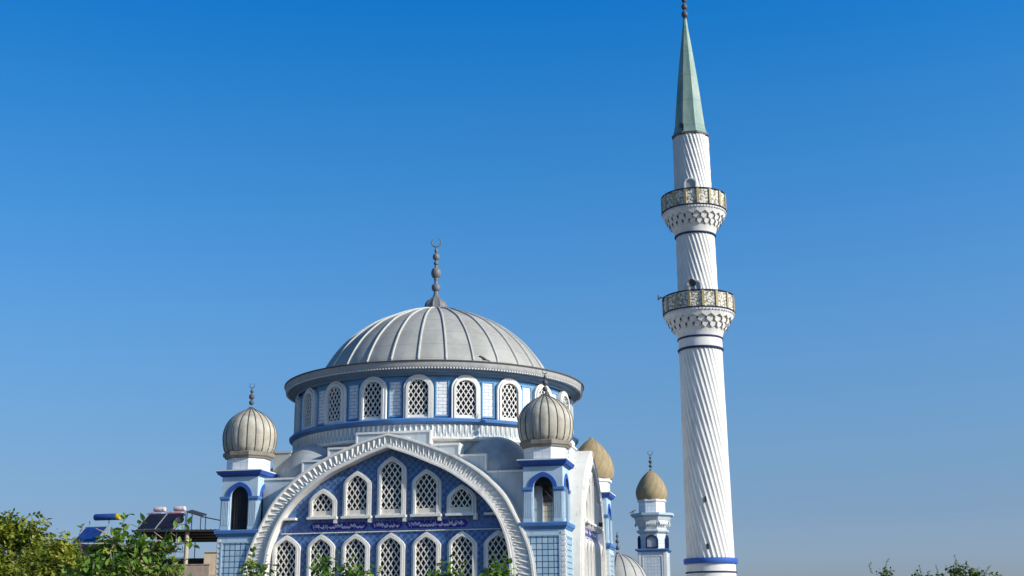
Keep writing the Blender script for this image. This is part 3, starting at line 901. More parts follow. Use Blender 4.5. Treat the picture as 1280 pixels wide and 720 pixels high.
def balcony(z0, R, rs, hc):
    """corbel from shaft radius rs at z0 up hc to radius R, then the parapet"""
    mb = MB()
    prof = [(rs, z0), (rs + .03, z0 + .12), (rs + (R - rs) * .22, z0 + hc * .34), (rs + (R - rs) * .42, z0 + hc * .52), (rs + (R - rs) * .62, z0 + hc * .70), (rs + (R - rs) * .86, z0 + hc * .86), (R - .02, z0 + hc * .93), (R - .02, z0 + hc)]
    mb.lathe(prof, 72)
    # honeycomb tiers: downward pointing blocks with narrow gaps between them
    n = 22
    for tier, (zb, zt, ro) in enumerate(((.26, .52, .40), (.46, .70, .62), (.66, .90, .88))):
        for i in range(n):
            a = 2 * pi * (i + .5 * (tier % 2)) / n; h = 2 * pi / n * (.47, .48, .5)[tier]
            za, zc = z0 + hc * zb, z0 + hc * zt
            r_o = rs + (R - rs) * ro + .0; r_i = rs
            def P(da, r, z): return (r * sin(a + da), -r * cos(a + da), z)
            zz = za + (zc - za) * .45
            fr = [P(0, r_o - .10, za), P(h, r_o, zz), P(h, r_o + .03, zc), P(-h, r_o + .03, zc), P(-h, r_o, zz)]
            bk = [P(0, r_i, za + .05), P(h, r_i, zz), P(h, r_i, zc), P(-h, r_i, zc), P(-h, r_i, zz)]
            mb.face(fr); [mb.face([fr[(j + 1) % 5], fr[j], bk[j], bk[(j + 1) % 5]]) for j in range(5)]
    for tier, (zq, rq) in enumerate(((.40, .36), (.60, .58))):  # dark-coloured wedges, not real holes, stand in for the shade of deep niches
        for i in range(n):
            a = 2 * pi * (i + .5 * ((tier + 1) % 2)) / n; r_ = rs + (R - rs) * rq + .03
            mb.prism([(-.05, z0 + hc * zq), (0, z0 + hc * zq - .07), (.05, z0 + hc * zq), (.03, z0 + hc * zq + .09), (-.03, z0 + hc * zq + .09)], -r_ - .035, -r_ + .12, mi=1)
            k0 = len(mb.v) - 30
            Rm = Matrix.Rotation(a, 4, 'Z'); mb.v[k0:] = [tuple(Rm @ Vector(q)) for q in mb.v[k0:]]
    # little dentils under the parapet
    for i in range(64):
        mb.box(-.045, .045, -R - .005, -R + .1, z0 + hc * .91, z0 + hc * .97, M=Matrix.Rotation(2 * pi * i / 64, 4, 'Z'))
    bal = mb.build('balcony', [MAT['minaret'], MAT['dark_metal']], minaret, smooth=30)
    zr = z0 + hc
    mb = MB(); mb.lathe([(R - .1, zr - .01), (R + .03, zr), (R + .04, zr + .025), (R + .03, zr + .05), (R - .1, zr + .055)], 80)
    mb.build('rail', MAT['navy'], bal, smooth=30); mb = MB()
    mb.lathe([(R - .1, zr + .89), (R + .03, zr + .895), (R + .04, zr + .92), (R + .02, zr + .95), (R - .12, zr + .96)], 80)
    mb.build('rail', MAT['navy'], bal, smooth=30)
    mb = MB(); mb.lathe([(R, zr + .05), (R, zr + .89)], 16, a0=pi / 16); mb.lathe([(R - .09, zr + .89), (R - .09, zr + .05)], 16, a0=pi / 16)
    mb.build('pierced_panel', MAT['pierced'], bal)
    for i in range(16):
        a = 2 * pi * (i + .5) / 16
        if i == 0:
            mb = MB(); mb.box(-.065, .065, -R - .05, -R + .03, zr + .06, zr + .888); b0 = mb.build('baluster', MAT['gold'], bal)
            o = b0
        else: o = b0.copy(); COL.objects.link(o); o.parent = bal
        o.rotation_euler = (0, 0, a)
    mb = MB(); mb.lathe([(rs - .3, zr + .02), (R - .05, zr + .02)], 64); mb.build('balcony_floor', MAT['grey_concrete'], bal)
balcony(16.75, 1.88, 1.17, 1.31)
balcony(22.47, 1.73, 1.08, 1.28)
for z in (19.05, 24.76):                        # arched doors onto the balconies
    mb = MB(); r = 1.0
    ol = arch_outline(.34, 0, .62, .34, k=1.0); il = arch_outline(.34, 0, .62, .34, k=1.0, inset=.07)
    mb.v = []; ring_prism(mb, ol, il, -1.10, -.9); mb.v = [(x, y, zz + z - .25) for x, y, zz in mb.v]
    d = mb.build('balcony_door', MAT['minaret'], minaret, rz=radians(-4))
    mb = MB(); mb.prism([(x, zz + z - .25) for x, zz in il][::-1], -1.045, -.9); mb.build('door_leaf', MAT['grey_concrete'], d)
for z in (8.2, 5.85):
    mb = MB(); mb.box(-.045, .045, -1.225, -1.0, z - .13, z + .13); mb.build('vent_slit', MAT['dark_metal'], minaret, rz=radians(-2))
# spire
mb = MB()
sp = [(1.0, 28.10), (1.06, 28.12), (1.07, 28.22), (.98, 28.26), (.91, 28.5), (.86, 28.8), (.73, 30.1), (.575, 31.6), (.43, 32.8), (.30, 33.8), (.17, 34.8), (.11, 35.4)]
mb.grid([octagon(r * 1.02, z) for r, z in sp[2:]], close=True)
spire = mb.build('spire', MAT['spire'], minaret)
mb = MB(); mb.grid([octagon(r * 1.02, z) for r, z in [(.96, 28.08)] + sp[:3]], close=True); mb.build('spire_rim', MAT['dark_finial'], minaret)
mb = MB(); mb.lathe([(.10, 35.3), (.09, 35.5)], 12); mb.lathe(bead_prof([(35.72, .07, .19, .2), (36.2, .06, .17, .18), (36.62, .05, .15, .16), (37.0, .04, .1, .12)], 37.3), 14)
crescent(mb, 37.55, .22, rz=.1, th=.04)
mb.build('finial', MAT['dark_finial'], minaret, smooth=40)

def loudspeaker(u, v, z, az, label, size=1.0):
    """horn opening towards local azimuth az (0 = towards the façade side)"""
    mb = MB()
    pr = [(.02, .02), (.05, 0), (.06, -.04), (.10, -.14), (.17, -.25), (.26, -.33), (.275, -.34), (.25, -.325), (.15, -.24), (.06, -.16), (.001, -.15)]
    rows = []
    for r, y in pr:
        rows.append([(r * size * cos(2 * pi * i / 24), y * size, r * size * sin(2 * pi * i / 24)) for i in range(24)])
    mb.grid(rows, close=True)
    o = empty('loudspeaker', to_world(u, v, z), az - ROT)
    mb.build('horn', MAT['dark_finial'], o, smooth=40)
    m2 = MB(); m2.lathe([(.001, -.12), (.09, -.12), (.09, .12), (.001, .12)], 16)
    m2.v = [(x * size, zz * size + .12, y * size) for x, y, zz in m2.v]; m2.build('driver', MAT['dark_finial'], o, smooth=40)
    m3 = MB(); m3.box(-.03, .03, .02, .08, -.36 * size, -.02); m3.box(-.05, .05, .0, .22, -.38 * size, -.34 * size); m3.build('bracket', MAT['dark_metal'], o)
    return tag(o, label, 'loudspeaker', 'loudspeakers on the minaret')
def ms(az, r): a = radians(az); return 14.55 + r * sin(a), -r * cos(a)
u_, v_ = ms(-6, 1.82); loudspeaker(u_, v_, 19.28, radians(0), 'dark horn loudspeaker facing front on the lower balcony rail', .85)
u_, v_ = ms(-76, 1.95); loudspeaker(u_, v_, 19.02, radians(-76), 'dark horn loudspeaker pointing left at the lower balcony edge', .6)
u_, v_ = ms(-20, 1.02); loudspeaker(u_, v_, 28.52, radians(-20), 'small dark loudspeaker at the foot of the green spire', .55)

def floodlight(loc, rz, label):
    o = empty('floodlight', loc, rz)
    mb = MB(); mb.box(-.24, .24, -.55, -.30, .08, .38); mb.box(-.27, .27, -.60, -.552, .05, .41); mb.build('lamp_head', MAT['dark_metal'], o)
    mb = MB(); mb.box(-.04, .04, -.45, .1, -.02, .06); mb.build('arm', MAT['dark_metal'], o)
    o.scale = (.65, .65, .65); tag(o, label, 'floodlight')
floodlight(to_world(8.33, 2.3, 7.2), -ROT + pi / 2 + .5, 'dark floodlight on the ledge of the bright right side wall')

# ------------------------------------------------------------------ far turret and small dome behind
far = tag(empty('small_minaret', (11.23, 105, 0), -ROT), 'small pale blue tiled minaret with a tan onion dome behind the mosque', 'minaret')
mb = MB(); mb.box(-1.12, 1.12, -1.12, 1.12, 0, 7.95); mb.build('lower_shaft', MAT['pale_blue'], far)
mb = MB(); fm = MB()
for k in range(4):
    R = Matrix.Rotation(k * pi / 2, 4, 'Z'); mb.box(-.72, .72, -1.15, -1.1, 2, 7.55, M=R)
    for x0, x1, z0, z1 in ((-.80, -.722, 1.9, 7.63), (.722, .80, 1.9, 7.63), (-.72, .72, 7.552, 7.63)): fm.box(x0, x1, -1.18, -1.1, z0, z1, M=R)
    for sx in (-1, 1): fm.box(sx * 1.0 - .11, sx * 1.0 + .11, -1.16, -1.1, .5, 7.9, M=R)
mb.build('tile_panel', MAT['far_tile'], far); fm.build('panel_frame', MAT['white'], far)
mb = MB(); square_band(mb, [(1.1, 7.93), (1.25, 7.98), (1.36, 8.05), (1.36, 8.16), (1.05, 8.18)]); mb.face([(-1.05, -1.05, 8.18), (1.05, -1.05, 8.18), (1.05, 1.05, 8.18), (-1.05, 1.05, 8.18)])
mb.build('ledge', MAT['mid_blue'], far)
mb = MB(); mb.grid([octagon(1.10, 8.15), octagon(1.10, 9.42)], close=True); mb.build('lantern', MAT['far_tile'], far)
for az in (0, 90, -90, 180):
    wd = build_window(far, 1.0, 8.22, 9.28, 0, 0, frame_w=.12, spring_rise=.42, k=.8, px=.2, pz=.24, bar=.035, sill=False, board=.02,
                      cols=(MAT['navy'], MAT['white'], MAT['glass']), name='lantern_window')
    a = radians(az); wd.location = (1.0 * sin(a), -1.0 * cos(a), 0); wd.rotation_euler = (0, 0, a)
mb = MB(); mb.grid([octagon(1.10, 9.40), octagon(1.30, 9.46), octagon(1.38, 9.55), octagon(1.38, 9.64), octagon(1.15, 9.70), octagon(1.22, 9.9), octagon(1.45, 10.4), octagon(1.62, 10.78)], close=True)
mb.build('flared_gallery', MAT['far_tile'], far)
mb = MB(); mb.grid([octagon(1.6, 10.76), octagon(1.82, 10.80), octagon(1.84, 10.98), octagon(1.0, 11.02)], close=True); mb.build('gallery_rim', MAT['pale_blue'], far)
for k in range(8):
    mb = MB(); R_ = Matrix.Rotation(radians(-19), 4, 'X')
    def bar(x0, z0, x1, z1, w=.035):
        L = math.dist((x0, z0), (x1, z1)); nx, nz = -(z1 - z0) / L * w, (x1 - x0) / L * w
        k0 = len(mb.v); mb.prism([(x0 - nx, z0 - nz), (x1 - nx, z1 - nz), (x1 + nx, z1 + nz), (x0 + nx, z0 + nz)], -.05, .0)
        mb.v[k0:] = [tuple(Vector((0, -1.32, 10.25)) + R_ @ Vector(q)) for q in mb.v[k0:]]
    for i in range(5):
        x = -.40 + .2 * i; f = .82 + .03
        bar(x * f, -.26, x * 1.05, .36)
        if i < 4: bar(x * f, -.24, (x + .2) * 1.04, .33, .028); bar((x + .2) * f, -.24, x * 1.04, .33, .028)
    mb.build('gallery_fret', MAT['white'], far, rz=radians(45 * k))
mb = MB(); mb.grid([octagon(1.12, 11.0), octagon(1.12, 11.95)], close=True); mb.build('neck', MAT['neck_tile'], far)
mb = MB(); mb.grid([octagon(1.12, 11.93), octagon(1.22, 11.95), octagon(1.22, 12.10), octagon(.9, 12.12)], close=True); mb.build('collar', MAT['white'], far)
tan_dome(far, 1.27, 12.08, 2.45)
mb = MB(); zf = 14.55; mb.lathe([(.16, zf - .1), (.06, zf + .1)], 14)
mb.lathe(bead_prof([(zf + .32, .045, .15, .13), (zf + .68, .04, .15, .15), (zf + 1.0, .035, .10, .1)], zf + 1.2), 14); crescent(mb, zf + 1.42, .19, rz=.1, th=.03)
mb.build('finial', MAT['dark_finial'], far, smooth=40)

anx = tag(empty('domed_annex', (7.3, 92, 0), -ROT), 'low white annex with a shallow pale dome behind the mosque corner', 'building')
mb = MB(); mb.box(-4, 4, -4, 4, 0, 4.6); mb.build('wall', MAT['white'], anx)
prof = catmull([(2.2, 4.55), (2.1, 5.2), (1.75, 6.0), (1.2, 6.6), (.6, 6.95), (.1, 7.08)], 4)
mb = MB(); mb.lathe(prof, 60); d = mb.build('dome', MAT['dome'], anx, smooth=40)
mb = MB()
for i in range(16): a = 2 * pi * i / 16; mb.tube([((r + .01) * sin(a), -(r + .01) * cos(a), z) for r, z in prof[:-3]], .03, 5)
mb.build('rib', MAT['seam'], d)
mb = MB(); mb.lathe([(.2, 7.0), (.07, 7.2)], 12); mb.lathe(bead_prof([(7.5, .05, .16, .16), (7.95, .045, .14, .14), (8.3, .04, .1, .1)], 8.6), 12); mb.build('finial', MAT['dark_finial'], d, smooth=40)

# ------------------------------------------------------------------ birds
def bird(loc, rz, label):
    mb = MB(); rows = []
    for y, z, r in ((-.17, .20, .004), (-.145, .20, .03), (-.10, .205, .048), (-.06, .185, .05), (0, .14, .075), (.08, .11, .07), (.16, .075, .035), (.28, .03, .022), (.30, .03, .004)):
        rows.append([(r * cos(2 * pi * i / 10), y, z + r * .9 * sin(2 * pi * i / 10)) for i in range(10)])
    mb.grid(rows, close=True)
    mb.tube([(.02, .02, .09), (.02, .01, 0)], .008, 5); mb.tube([(-.02, .02, .09), (-.02, .01, 0)], .008, 5)
    mb.face([(-.008, -.165, .2), (.008, -.165, .2), (0, -.215, .192)])
    o = mb.build('pigeon', MAT['dark_finial'], None, smooth=50, loc=loc, rz=rz); o.scale = (1.25, 1.25, 1.25)
    return tag(o, label, 'bird')
u_, v_ = 8.0 * sin(radians(32.2)), -8.0 * cos(radians(32.2))
bird(to_world(u_, v_, 14.672), radians(-80), 'dark pigeon perched on the gutter rim below the great grey dome')
bird((11.23 - 1.55, 105 - .55, 11.0), radians(100), 'dark pigeon on the rim of the small tan domed minaret')

# ------------------------------------------------------------------ houses on the left
h = tag(empty('flat_roofed_house', (-26.5, 100, 0), 0), 'beige flat roofed house with a dark terrace roof on posts beside the mosque', 'house')
mb = MB(); mb.box(-5.5, 4.5, .3, 12, 0, 6.3); mb.build('wall', MAT['tan_wall'], h)
mb = MB(); mb.box(.35, 3.15, 0, .25, 4.5, 6.98); mb.box(.30, 3.2, -.05, .3, 6.982, 7.05); mb.build('stained_parapet', MAT['stained'], h)
mb = MB(); mb.box(-5.5, .346, .05, .28, 4.5, 6.93); mb.build('parapet', MAT['tan_wall'], h)
mb = MB(); mb.box(2.5, 5.5, 1.0, 6.0, 6.302, 7.98); mb.box(2.42, 5.6, .9, 6.1, 7.982, 8.06); mb.build('stair_room', MAT['beige'], h)
mb = MB(); mb.tube([(1.2, .5, 6.3), (1.2, .5, 9.5)], .17, 12); mb.build('pillar', MAT['tan_wall'], h, smooth=40)
for x, y in ((-1.2, .5), (.35, .6), (-.35, 9.5), (3.9, 9.8), (2.2, 9.6)):
    mb = MB(); mb.tube([(x, y, 6.3), (x, y, 9.5)], .045, 8); mb.build('post', MAT['galv'], h, smooth=40)
mb = MB(); mb.box(-3.0, 5.2, .1, 11.5, 9.52, 9.66)
for i in range(24): mb.tube([(-3.0 + 8.2 * i / 23, .1, 9.66), (-3.0 + 8.2 * i / 23, 11.5, 9.66)], .04, 5)
for y in (1, 4, 7, 10): mb.box(-3, 5.2, y - .06, y + .06, 9.40, 9.517)
mb.build('terrace_roof', MAT['dark_roof'], h)
for z in (7.6, 8.0):
    mb = MB(); mb.tube([(-1.2, .5, z), (1.1, .5, z)], .025, 6); mb.tube([(-3, 11, z), (4.5, 11, z)], .025, 6); mb.build('railing', MAT['galv'], h)
mb = MB(); mb.box(-2.6, 1.6, 4.5, 4.7, 6.31, 7.75); mb.build('dark_partition', MAT['dark_roof'], h)

h2 = tag(empty('low_house', (-25.5, 81, 0), 0), 'low house with a brown roof edge half hidden by trees at left', 'house')
mb = MB(); mb.box(-6, .1, .3, 9, 0, 7.04); mb.build('wall', MAT['tan_wall'], h2)
mb = MB(); mb.box(-6.4, .4, -.3, 9.4, 7.042, 7.28); mb.build('roof', MAT['brown_trim'], h2)

def solar_heater(x, y, z, W, label, panel, tank, cap, tank_x=(0, 0), tank_r=.28, tank_z=1.55, group=None, panel_run=1.3, panel_z=(0.1, 1.05), two=False, skew=0.0):
    t = tag(empty('solar_water_heater', (x, y, z), skew), label, 'solar heater', group)
    for (x0, x1) in ([(-W / 2, -.02), (.02, W / 2)] if two else [(-W / 2, W / 2)]):
        mb = MB(); p0 = (0, panel_z[0]); p1 = (panel_run, panel_z[1])
        L = math.dist(p0, p1); ny, nz = -(p1[1] - p0[1]) / L * .07, (p1[0] - p0[0]) / L * .07
        mb.face([(x0, p0[0], p0[1]), (x1, p0[0], p0[1]), (x1, p1[0], p1[1]), (x0, p1[0], p1[1])])
        mb.face([(x0, p0[0] + ny, p0[1] + nz), (x1, p0[0] + ny, p0[1] + nz), (x1, p1[0] + ny, p1[1] + nz), (x0, p1[0] + ny, p1[1] + nz)])
        for a, b_ in (((x0, p0), (x1, p0)), ((x1, p0), (x1, p1)), ((x1, p1), (x0, p1)), ((x0, p1), (x0, p0))):
            mb.face([(a[0], a[1][0], a[1][1]), (b_[0], b_[1][0], b_[1][1]), (b_[0], b_[1][0] + ny, b_[1][1] + nz), (a[0], a[1][0] + ny, a[1][1] + nz)])
        pn = mb.build('collector', panel, t)
        fb = MB()
        for (xa, pa), (xb, pb) in (((x0, p0), (x1, p0)), ((x1, p1), (x0, p1)), ((x0, p0), (x0, p1)), ((x1, p0), (x1, p1))):
            fb.tube([(xa, pa[0] + ny, pa[1] + nz), (xb, pb[0] + ny, pb[1] + nz)], .032, 6)
        fb.build('collector_frame', MAT['galv'], pn)
    n = 20
    def tk(xc, zc, yc, Lh, r, m, c, nm='tank'):
        mb = MB(); rows = []
        for xx, rr in ((-Lh, r * .02), (-Lh, r * .85), (-Lh + .06, r), (Lh - .06, r), (Lh, r * .85), (Lh, r * .02)):
            rows.append([(xc + xx, yc + rr * cos(2 * pi * i / n), zc + rr * sin(2 * pi * i / n)) for i in range(n)])
        mb.grid(rows, close=True); o = mb.build(nm, m, t, smooth=40)
        mb = MB(); rows = []
        for xx, rr in ((Lh - .03, r * 1.02), (Lh + .10, r * 1.02), (Lh + .17, r * .8), (Lh + .18, r * .02)):
            rows.append([(xc + xx, yc + rr * cos(2 * pi * i / n), zc + rr * sin(2 * pi * i / n)) for i in range(n)])
        mb.grid(rows, close=True); mb.build('end_cap', c, o, smooth=40)
    tk(tank_x[0], tank_z, panel_run + .25, tank_x[1], tank_r, tank, cap)
    fb = MB()
    for xx in (-W / 2 + .1, W / 2 - .1):
        fb.tube([(xx, panel_run + .25, 0), (xx, panel_run + .25, tank_z - tank_r)], .03, 6); fb.tube([(xx, .05, .05), (xx, panel_run + .2, panel_z[1])], .025, 6)
        fb.tube([(xx, .05, 0), (xx, .05, panel_z[0] + .03)], .025, 6); fb.tube([(xx, panel_run + .25, .1), (xx, .1, .1)], .02, 6)
    fb.build('stand', MAT['galv'], t)
    return t, tk
GH = 'solar water heaters on the roofs'
sh, tk = solar_heater(-26.75, 80.9, 7.285, 1.55, 'solar water heater with blue collector and blue tank with yellow cap', MAT['solar'], MAT['tank_blue'], MAT['yellow'], (.45, .80), .21, 1.80, panel_run=1.35, panel_z=(.1, 1.1), group=GH, skew=-.22)
sa, tk = solar_heater(-28.98, 102.0, 9.665, 1.56, 'left one of the paired dark solar heaters with white tanks', MAT['solar_dark'], MAT['tank_white'], MAT['tank_white'], (-.1, .40), .2, 1.94, panel_run=1.9, panel_z=(.12, 1.50), group=GH, skew=-.22)
tk(-.35, 1.56, 2.0, .62, .10, MAT['tank_red'], MAT['tank_white'], 'feed_tank')
sb, tk = solar_heater(-27.42, 101.65, 9.665, 1.56, 'right one of the paired dark solar heaters with white tanks', MAT['solar_dark'], MAT['tank_white'], MAT['tank_white'], (.05, .40), .2, 1.94, panel_run=1.9, panel_z=(.12, 1.50), group=GH, skew=-.22)
tk(-.2, 1.56, 2.0, .62, .10, MAT['tank_red'], MAT['tank_white'], 'feed_tank')
dish = tag(empty('satellite_dish', (-26.05, 101.0, 9.66)), 'dark satellite dish on the terrace roof beside the paired solar heaters', 'satellite dish')
mb = MB(); mb.lathe([(.001, 0), (.12, .015), (.25, .06), (.34, .12), (.345, .13), (.25, .075), (.12, .03), (.001, .015)], 24)
mb.v = [tuple(Matrix.Rotation(radians(62), 4, 'X') @ Vector(q) + Vector((0, 0, .75))) for q in mb.v]; mb.build('reflector', MAT['dark_metal'], dish, smooth=40)
mb = MB(); mb.tube([(0, .05, 0), (0, .05, .75)], .03, 6); mb.tube([(0, .02, .55), (0, -.35, .85)], .012, 5); mb.build('mast', MAT['galv'], dish)
sc_ = tag(empty('awning', (-25.0, 101.6, -.35)), 'dark slanting roof sheet above the terrace beside the solar heaters', 'awning')
mb = MB(); mb.face([(-.75, 0, 11.55), (.45, 0, 11.2), (.45, 1.8, 11.5), (-.75, 1.8, 11.85)]); mb.face([(-.75, 0, 11.47), (.45, 0, 11.12), (.45, 1.8, 11.42), (-.75, 1.8, 11.77)])
mb.face([(-.75, 0, 11.55), (.45, 0, 11.2), (.45, 0, 11.12), (-.75, 0, 11.47)]); mb.face([(.45, 0, 11.2), (.45, 1.8, 11.5), (.45, 1.8, 11.42), (.45, 0, 11.12)]); mb.build('sheet', MAT['dark_roof'], sc_)
mb = MB()
for x, y, zt in ((-.7, .1, 11.45), (.4, .1, 11.12), (-.7, 1.7, 11.75), (.4, 1.7, 11.4)): mb.tube([(x, y, 10.01), (x, y, zt)], .04, 6)
mb.tube([(.4, .1, 11.15), (3.2, .6, 10.6)], .05, 6); mb.build('post', MAT['dark_metal'], sc_)

# ------------------------------------------------------------------ vegetation
def add_leaf(V, F, T, p, d, up, L, W, tone, fold=.25, droop=.25):
    d = d.normalized(); s = d.cross(up)
    if s.length < 1e-3: s = d.cross(Vector((1, 0, 0)))
    s.normalize(); n = s.cross(d)
    def q(a, b_, c): return tuple(p + d * (a * L) + s * (b_ * W) + n * c * L)
    i = len(V)
    V += [q(0, 0, 0), q(.28, .5, fold * .22), q(.62, .40, fold * .1 - droop * .12), q(1, 0, -droop * .45), q(.62, -.40, fold * .1 - droop * .12), q(.28, -.5, fold * .22), q(.45, 0, -.03)]
    F += [(i, i + 6, i + 1), (i + 1, i + 6, i + 2), (i + 2, i + 6, i + 3), (i, i + 5, i + 6), (i + 5, i + 4, i + 6), (i + 4, i + 3, i + 6)]
    T += [tone] * 6

def leaves_object(name, V, F, T, mat, parent):
    me = bpy.data.meshes.new(name); me.from_pydata(V, [], F); me.materials.append(mat)
    at = me.attributes.new('leaf_tone', 'FLOAT', 'FACE'); at.data.foreach_set('value', T)
    me.polygons.foreach_set('use_smooth', [False] * len(F)); me.update()
    o = bpy.data.objects.new(name, me); COL.objects.link(o); o.parent = parent
    return o

def rdir(r, zb=0.0):
    while True:
        v = Vector((r.uniform(-1, 1), r.uniform(-1, 1), r.uniform(-1, 1)))
        if .05 < v.length < 1: break
    v.normalize(); v.z += zb; return v.normalized()

def tree(name, base, clumps, leaf, n_per, mat, label, cat, seed, trunk_r=.1, sprigs=(), group=None, shell=.55, twigs=0, cluster=5):
    """clumps: (x, y, z, r) in world; leaves gather on small twigs spread through each clump's outer volume"""
    r = random.Random(seed)
    root = tag(empty(name, base), label, cat, group)
    B = Vector(base); V, F, T = [], [], []
    wood = MB()
    zs = [c[2] for c in clumps]; fork = min(zs) * .55
    cx = sum(c[0] for c in clumps) / len(clumps) - B.x; cy = sum(c[1] for c in clumps) / len(clumps) - B.y
    wood.tube([(0, 0, 0), (cx * .15 + .03, cy * .15, fork * .5), (cx * .3, cy * .3, fork)], [trunk_r * 1.25, trunk_r, trunk_r * .85], 9)
    for x, y, z, R in clumps:
        c = Vector((x, y, z)) - B
        f = Vector((cx * .3, cy * .3, fork))
        m = f.lerp(c, .5) + Vector((r.uniform(-.12, .12), r.uniform(-.12, .12), -.08))
        wood.tube([tuple(f - Vector((0, 0, .05))), tuple(m), tuple(c)], [trunk_r * .55, trunk_r * .38, trunk_r * .16], 6)
        nt = int(n_per * R * R)
        ctone = r.uniform(.2, .7)
        for _ in range(nt):
            dr = rdir(r, .25); rad = R * (shell + (1 - shell) * r.random() ** .6) * r.uniform(.75, 1.12)
            tip = c + Vector((dr.x, dr.y, dr.z * .85)) * rad
            if r.random() < .35: wood.tube([tuple(c + (tip - c) * .35), tuple(tip)], [.012, .004], 4)
            td = (dr + rdir(r) * .6).normalized()
            tone = min(1, max(0, ctone + r.gauss(0, .2)))
            for k in range(cluster):
                p = tip + td * (leaf * .55 * (k - cluster / 2)) + rdir(r) * leaf * .25
                ld = (td * .4 + rdir(r, -.15)).normalized()
                s = leaf * r.uniform(.65, 1.15)
                add_leaf(V, F, T, p, ld, (Vector((0, 0, 1)) + rdir(r) * .7).normalized(), s, s * .62, min(1, max(0, tone + r.gauss(0, .12))), droop=r.uniform(.1, .5))
    for path, n, s0 in sprigs:                    # single shoots poking out of the crown
        P = [Vector(q) - B for q in path]
        wood.tube([tuple(q) for q in P], [.014] + [.006] * (len(P) - 1), 5)
        for k in range(n):
            t = (k + .5) / n * (len(P) - 1); i = min(int(t), len(P) - 2); q = P[i].lerp(P[i + 1], t - i)
            sd = (P[i + 1] - P[i]).normalized(); sidev = sd.cross(rdir(r)).normalized()
            s = s0 * r.uniform(.7, 1.15)
            add_leaf(V, F, T, q, (sidev + sd * .5 + Vector((0, 0, -.15))).normalized(), (Vector((0, 0, 1)) + rdir(r) * .5).normalized(), s, s * .6, min(1, max(0, r.gauss(.55, .25))), droop=r.uniform(.15, .5))
    for _ in range(twigs):
        c = Vector(r.choice(clumps)[:3]) - B; e = c + Vector((r.uniform(-.5, .5), r.uniform(-.4, 0), r.uniform(-.6, .3)))
        wood.tube([tuple(c), tuple(c.lerp(e, .5) + rdir(r) * .06), tuple(e)], [.016, .012, .006], 5, mi=1)
    wood.build('trunk', [MAT['bark'], MAT['twig']], root, smooth=50)
    leaves_object('crown', V, F, T, mat, root)
    return root

# at(px, py, Y): photograph pixel to a point at distance Y was worked out beforehand; these are plain world positions
tree('leafy_tree', (-13.6, 36, 0),
     [(-14.5, 35.5, 4.4, .6), (-13.75, 35.3, 4.48, .5), (-13.25, 35.6, 4.22, .55), (-14.2, 35, 3.55, .8), (-12.9, 35.4, 3.6, .6), (-13.4, 34.8, 3.0, .7), (-14.6, 34.7, 2.8, .8), (-12.5, 35.3, 3.0, .55), (-13.2, 36, 2.2, .9), (-12.2, 35.6, 3.85, .34)],
     .15, 520, MAT['leaf_tree'], 'dense yellow green leafy tree filling the lower left corner', 'tree', 3, .13,
     sprigs=[([(-13.5, 35.2, 4.6), (-13.2, 35.2, 4.9), (-12.9, 35.2, 4.95), (-12.62, 35.2, 4.72)], 22, .16), ([(-14.0, 35.2, 4.6), (-13.9, 35.2, 4.9), (-13.75, 35.2, 5.06)], 14, .13), ([(-13.2, 35.2, 4.5), (-12.85, 35.2, 4.75), (-12.68, 35.2, 4.6)], 14, .14),
             ([(-12.3, 35.4, 4.0), (-12.22, 35.4, 4.3), (-12.25, 35.4, 4.5)], 14, .13)])
tree('bushy_tree', (-10.3, 33, 0),
     [(-11.55, 33, 3.85, .42), (-11.1, 32.8, 3.35, .55), (-11.9, 32.7, 3.3, .5), (-10.3, 33, 3.0, .55), (-9.7, 33, 3.3, .4), (-10.9, 32.6, 2.8, .7), (-9.7, 32.6, 2.6, .7), (-11.5, 33.2, 2.4, .8)],
     .15, 420, MAT['leaf_tree'], 'darker bushy tree with bare twigs below the blue solar collector', 'tree', 5, .1, twigs=40)
tree('broad_leaved_tree', (-6.9, 24.5, 0),
     [(-7.62, 24, 3.16, .26), (-7.3, 23.8, 3.36, .32), (-7.0, 24, 3.2, .40), (-6.62, 23.9, 3.2, .34), (-6.4, 24, 3.28, .24), (-7.55, 23.7, 2.85, .40), (-6.9, 23.6, 2.7, .5), (-6.3, 23.8, 2.85, .32), (-7.9, 24, 2.6, .5), (-6.5, 24.2, 2.4, .5)],
     .155, 400, MAT['leaf_fig'], 'broad leaved green tree in front of the house with solar heaters', 'tree', 11, .07, cluster=3,
     sprigs=[([(-7.2, 24, 3.5), (-7.25, 24, 3.75), (-7.12, 24, 3.92)], 8, .19), ([(-7.0, 24, 3.4), (-6.95, 24, 3.7), (-6.85, 24, 3.78)], 6, .18), ([(-6.5, 24, 3.4), (-6.2, 24, 3.7), (-6.0, 24, 3.72)], 6, .19), ([(-6.3, 24, 3.3), (-6.02, 24, 3.45), (-5.9, 24, 3.3)], 7, .18), ([(-7.9, 24, 3.0), (-8.05, 24, 3.5), (-7.98, 24, 3.72)], 9, .13)], twigs=34)

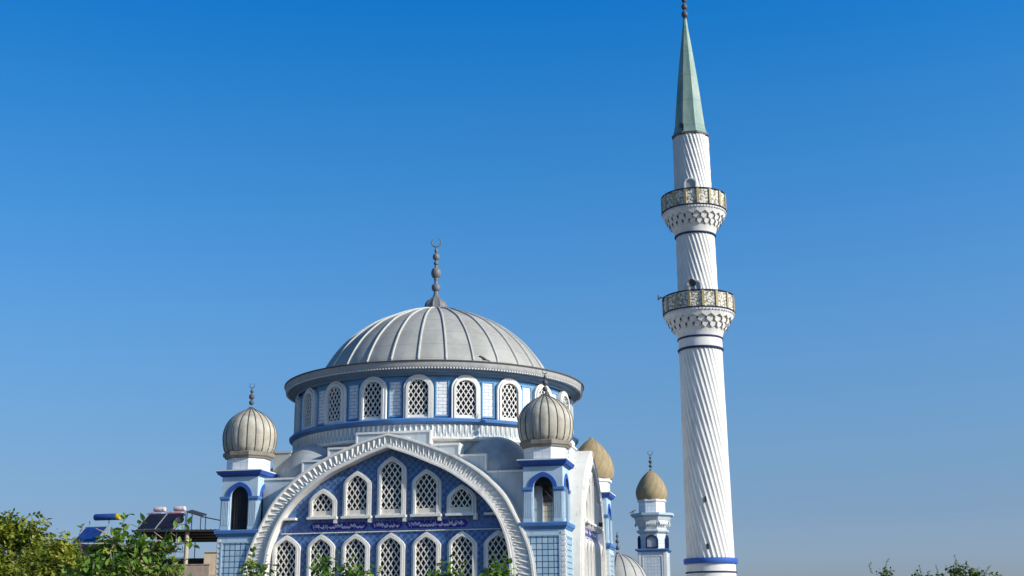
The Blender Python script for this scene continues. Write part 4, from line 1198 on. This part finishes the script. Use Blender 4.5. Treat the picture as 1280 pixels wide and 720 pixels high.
G = 'leafy shoots rising in front of the mosque'
def shoots(x, y, tops, label, seed, leaf=.2, mat='leaf_bright', n=22):
    sp_ = []
    r = random.Random(seed)
    for tx, tz in tops:
        sp_.append(([(x + (tx - x) * .4, y, tz - 1.5), (tx - .05, y + r.uniform(-.2, .2), tz - .6), (tx, y + r.uniform(-.2, .2), tz)], n, leaf))
    cl = [(tx + r.uniform(-.1, .1), y + r.uniform(-.2, .2), tz - .68, .40) for tx, tz in tops]
    return tree('young_tree', (x, y + .3, 0), cl, leaf * .9, 130, MAT[mat], label, 'young tree', seed, .05, sprigs=sp_, group=G, cluster=3)
shoots(-7.6, 40, [(-8.0, 4.3), (-7.6, 4.1), (-8.15, 3.9), (-7.25, 3.8)], 'drooping olive green young tree across the left foot of the arch', 21, .22, 'leaf_fig', 14)
shoots(-5.3, 40, [(-6.05, 4.3), (-5.75, 4.05), (-5.35, 4.2), (-4.95, 4.0)], 'pale young tree tops before the lower left mosque windows', 22, .2, 'leaf_bright')
shoots(-4.4, 40, [(-4.75, 3.95), (-4.35, 3.8), (-4.1, 3.7)], 'low bright green shoots before the third lower mosque window', 23, .22, 'leaf_bright')
shoots(-2.0, 40, [(-2.25, 3.95), (-1.95, 4.05), (-1.65, 3.85)], 'bright green shoots between the middle lower mosque windows', 24, .22, 'leaf_bright')
shoots(-.55, 40, [(-.95, 3.75), (-.55, 4.05), (-.3, 4.1), (-.15, 3.8)], 'bright broad leaved shoots by the right foot of the arch', 25, .24, 'leaf_bright')
tree('distant_tree', (14.2, 45, 0),
     [(12.75, 45, 3.46, .34), (13.3, 45, 3.05, .5), (13.95, 45, 3.3, .36), (14.55, 45, 3.2, .38), (15.2, 45, 3.58, .38), (15.8, 45, 3.4, .38), (16.4, 45, 3.2, .4), (14.2, 45, 2.6, .9)],
     .12, 420, MAT["leaf_far"], 'thin tree top with small leaves at the lower right edge', 'tree', 41, .1,
     sprigs=[([(12.3, 45, 3.6), (12.2, 45, 3.85), (12.28, 45, 4.0)], 12, .09), ([(12.7, 45, 3.7), (12.85, 45, 4.0), (12.88, 45, 4.1)], 12, .09), ([(13.95, 45, 3.6), (13.95, 45, 3.85)], 8, .09), ([(14.55, 45, 3.6), (14.5, 45, 3.9)], 8, .08), ([(15.2, 45, 3.7), (15.25, 45, 4.0), (15.15, 45, 4.2)], 14, .09), ([(15.5, 45, 3.7), (15.6, 45, 4.0)], 10, .09), ([(16.1, 45, 3.5), (16.4, 45, 3.85)], 10, .09)])
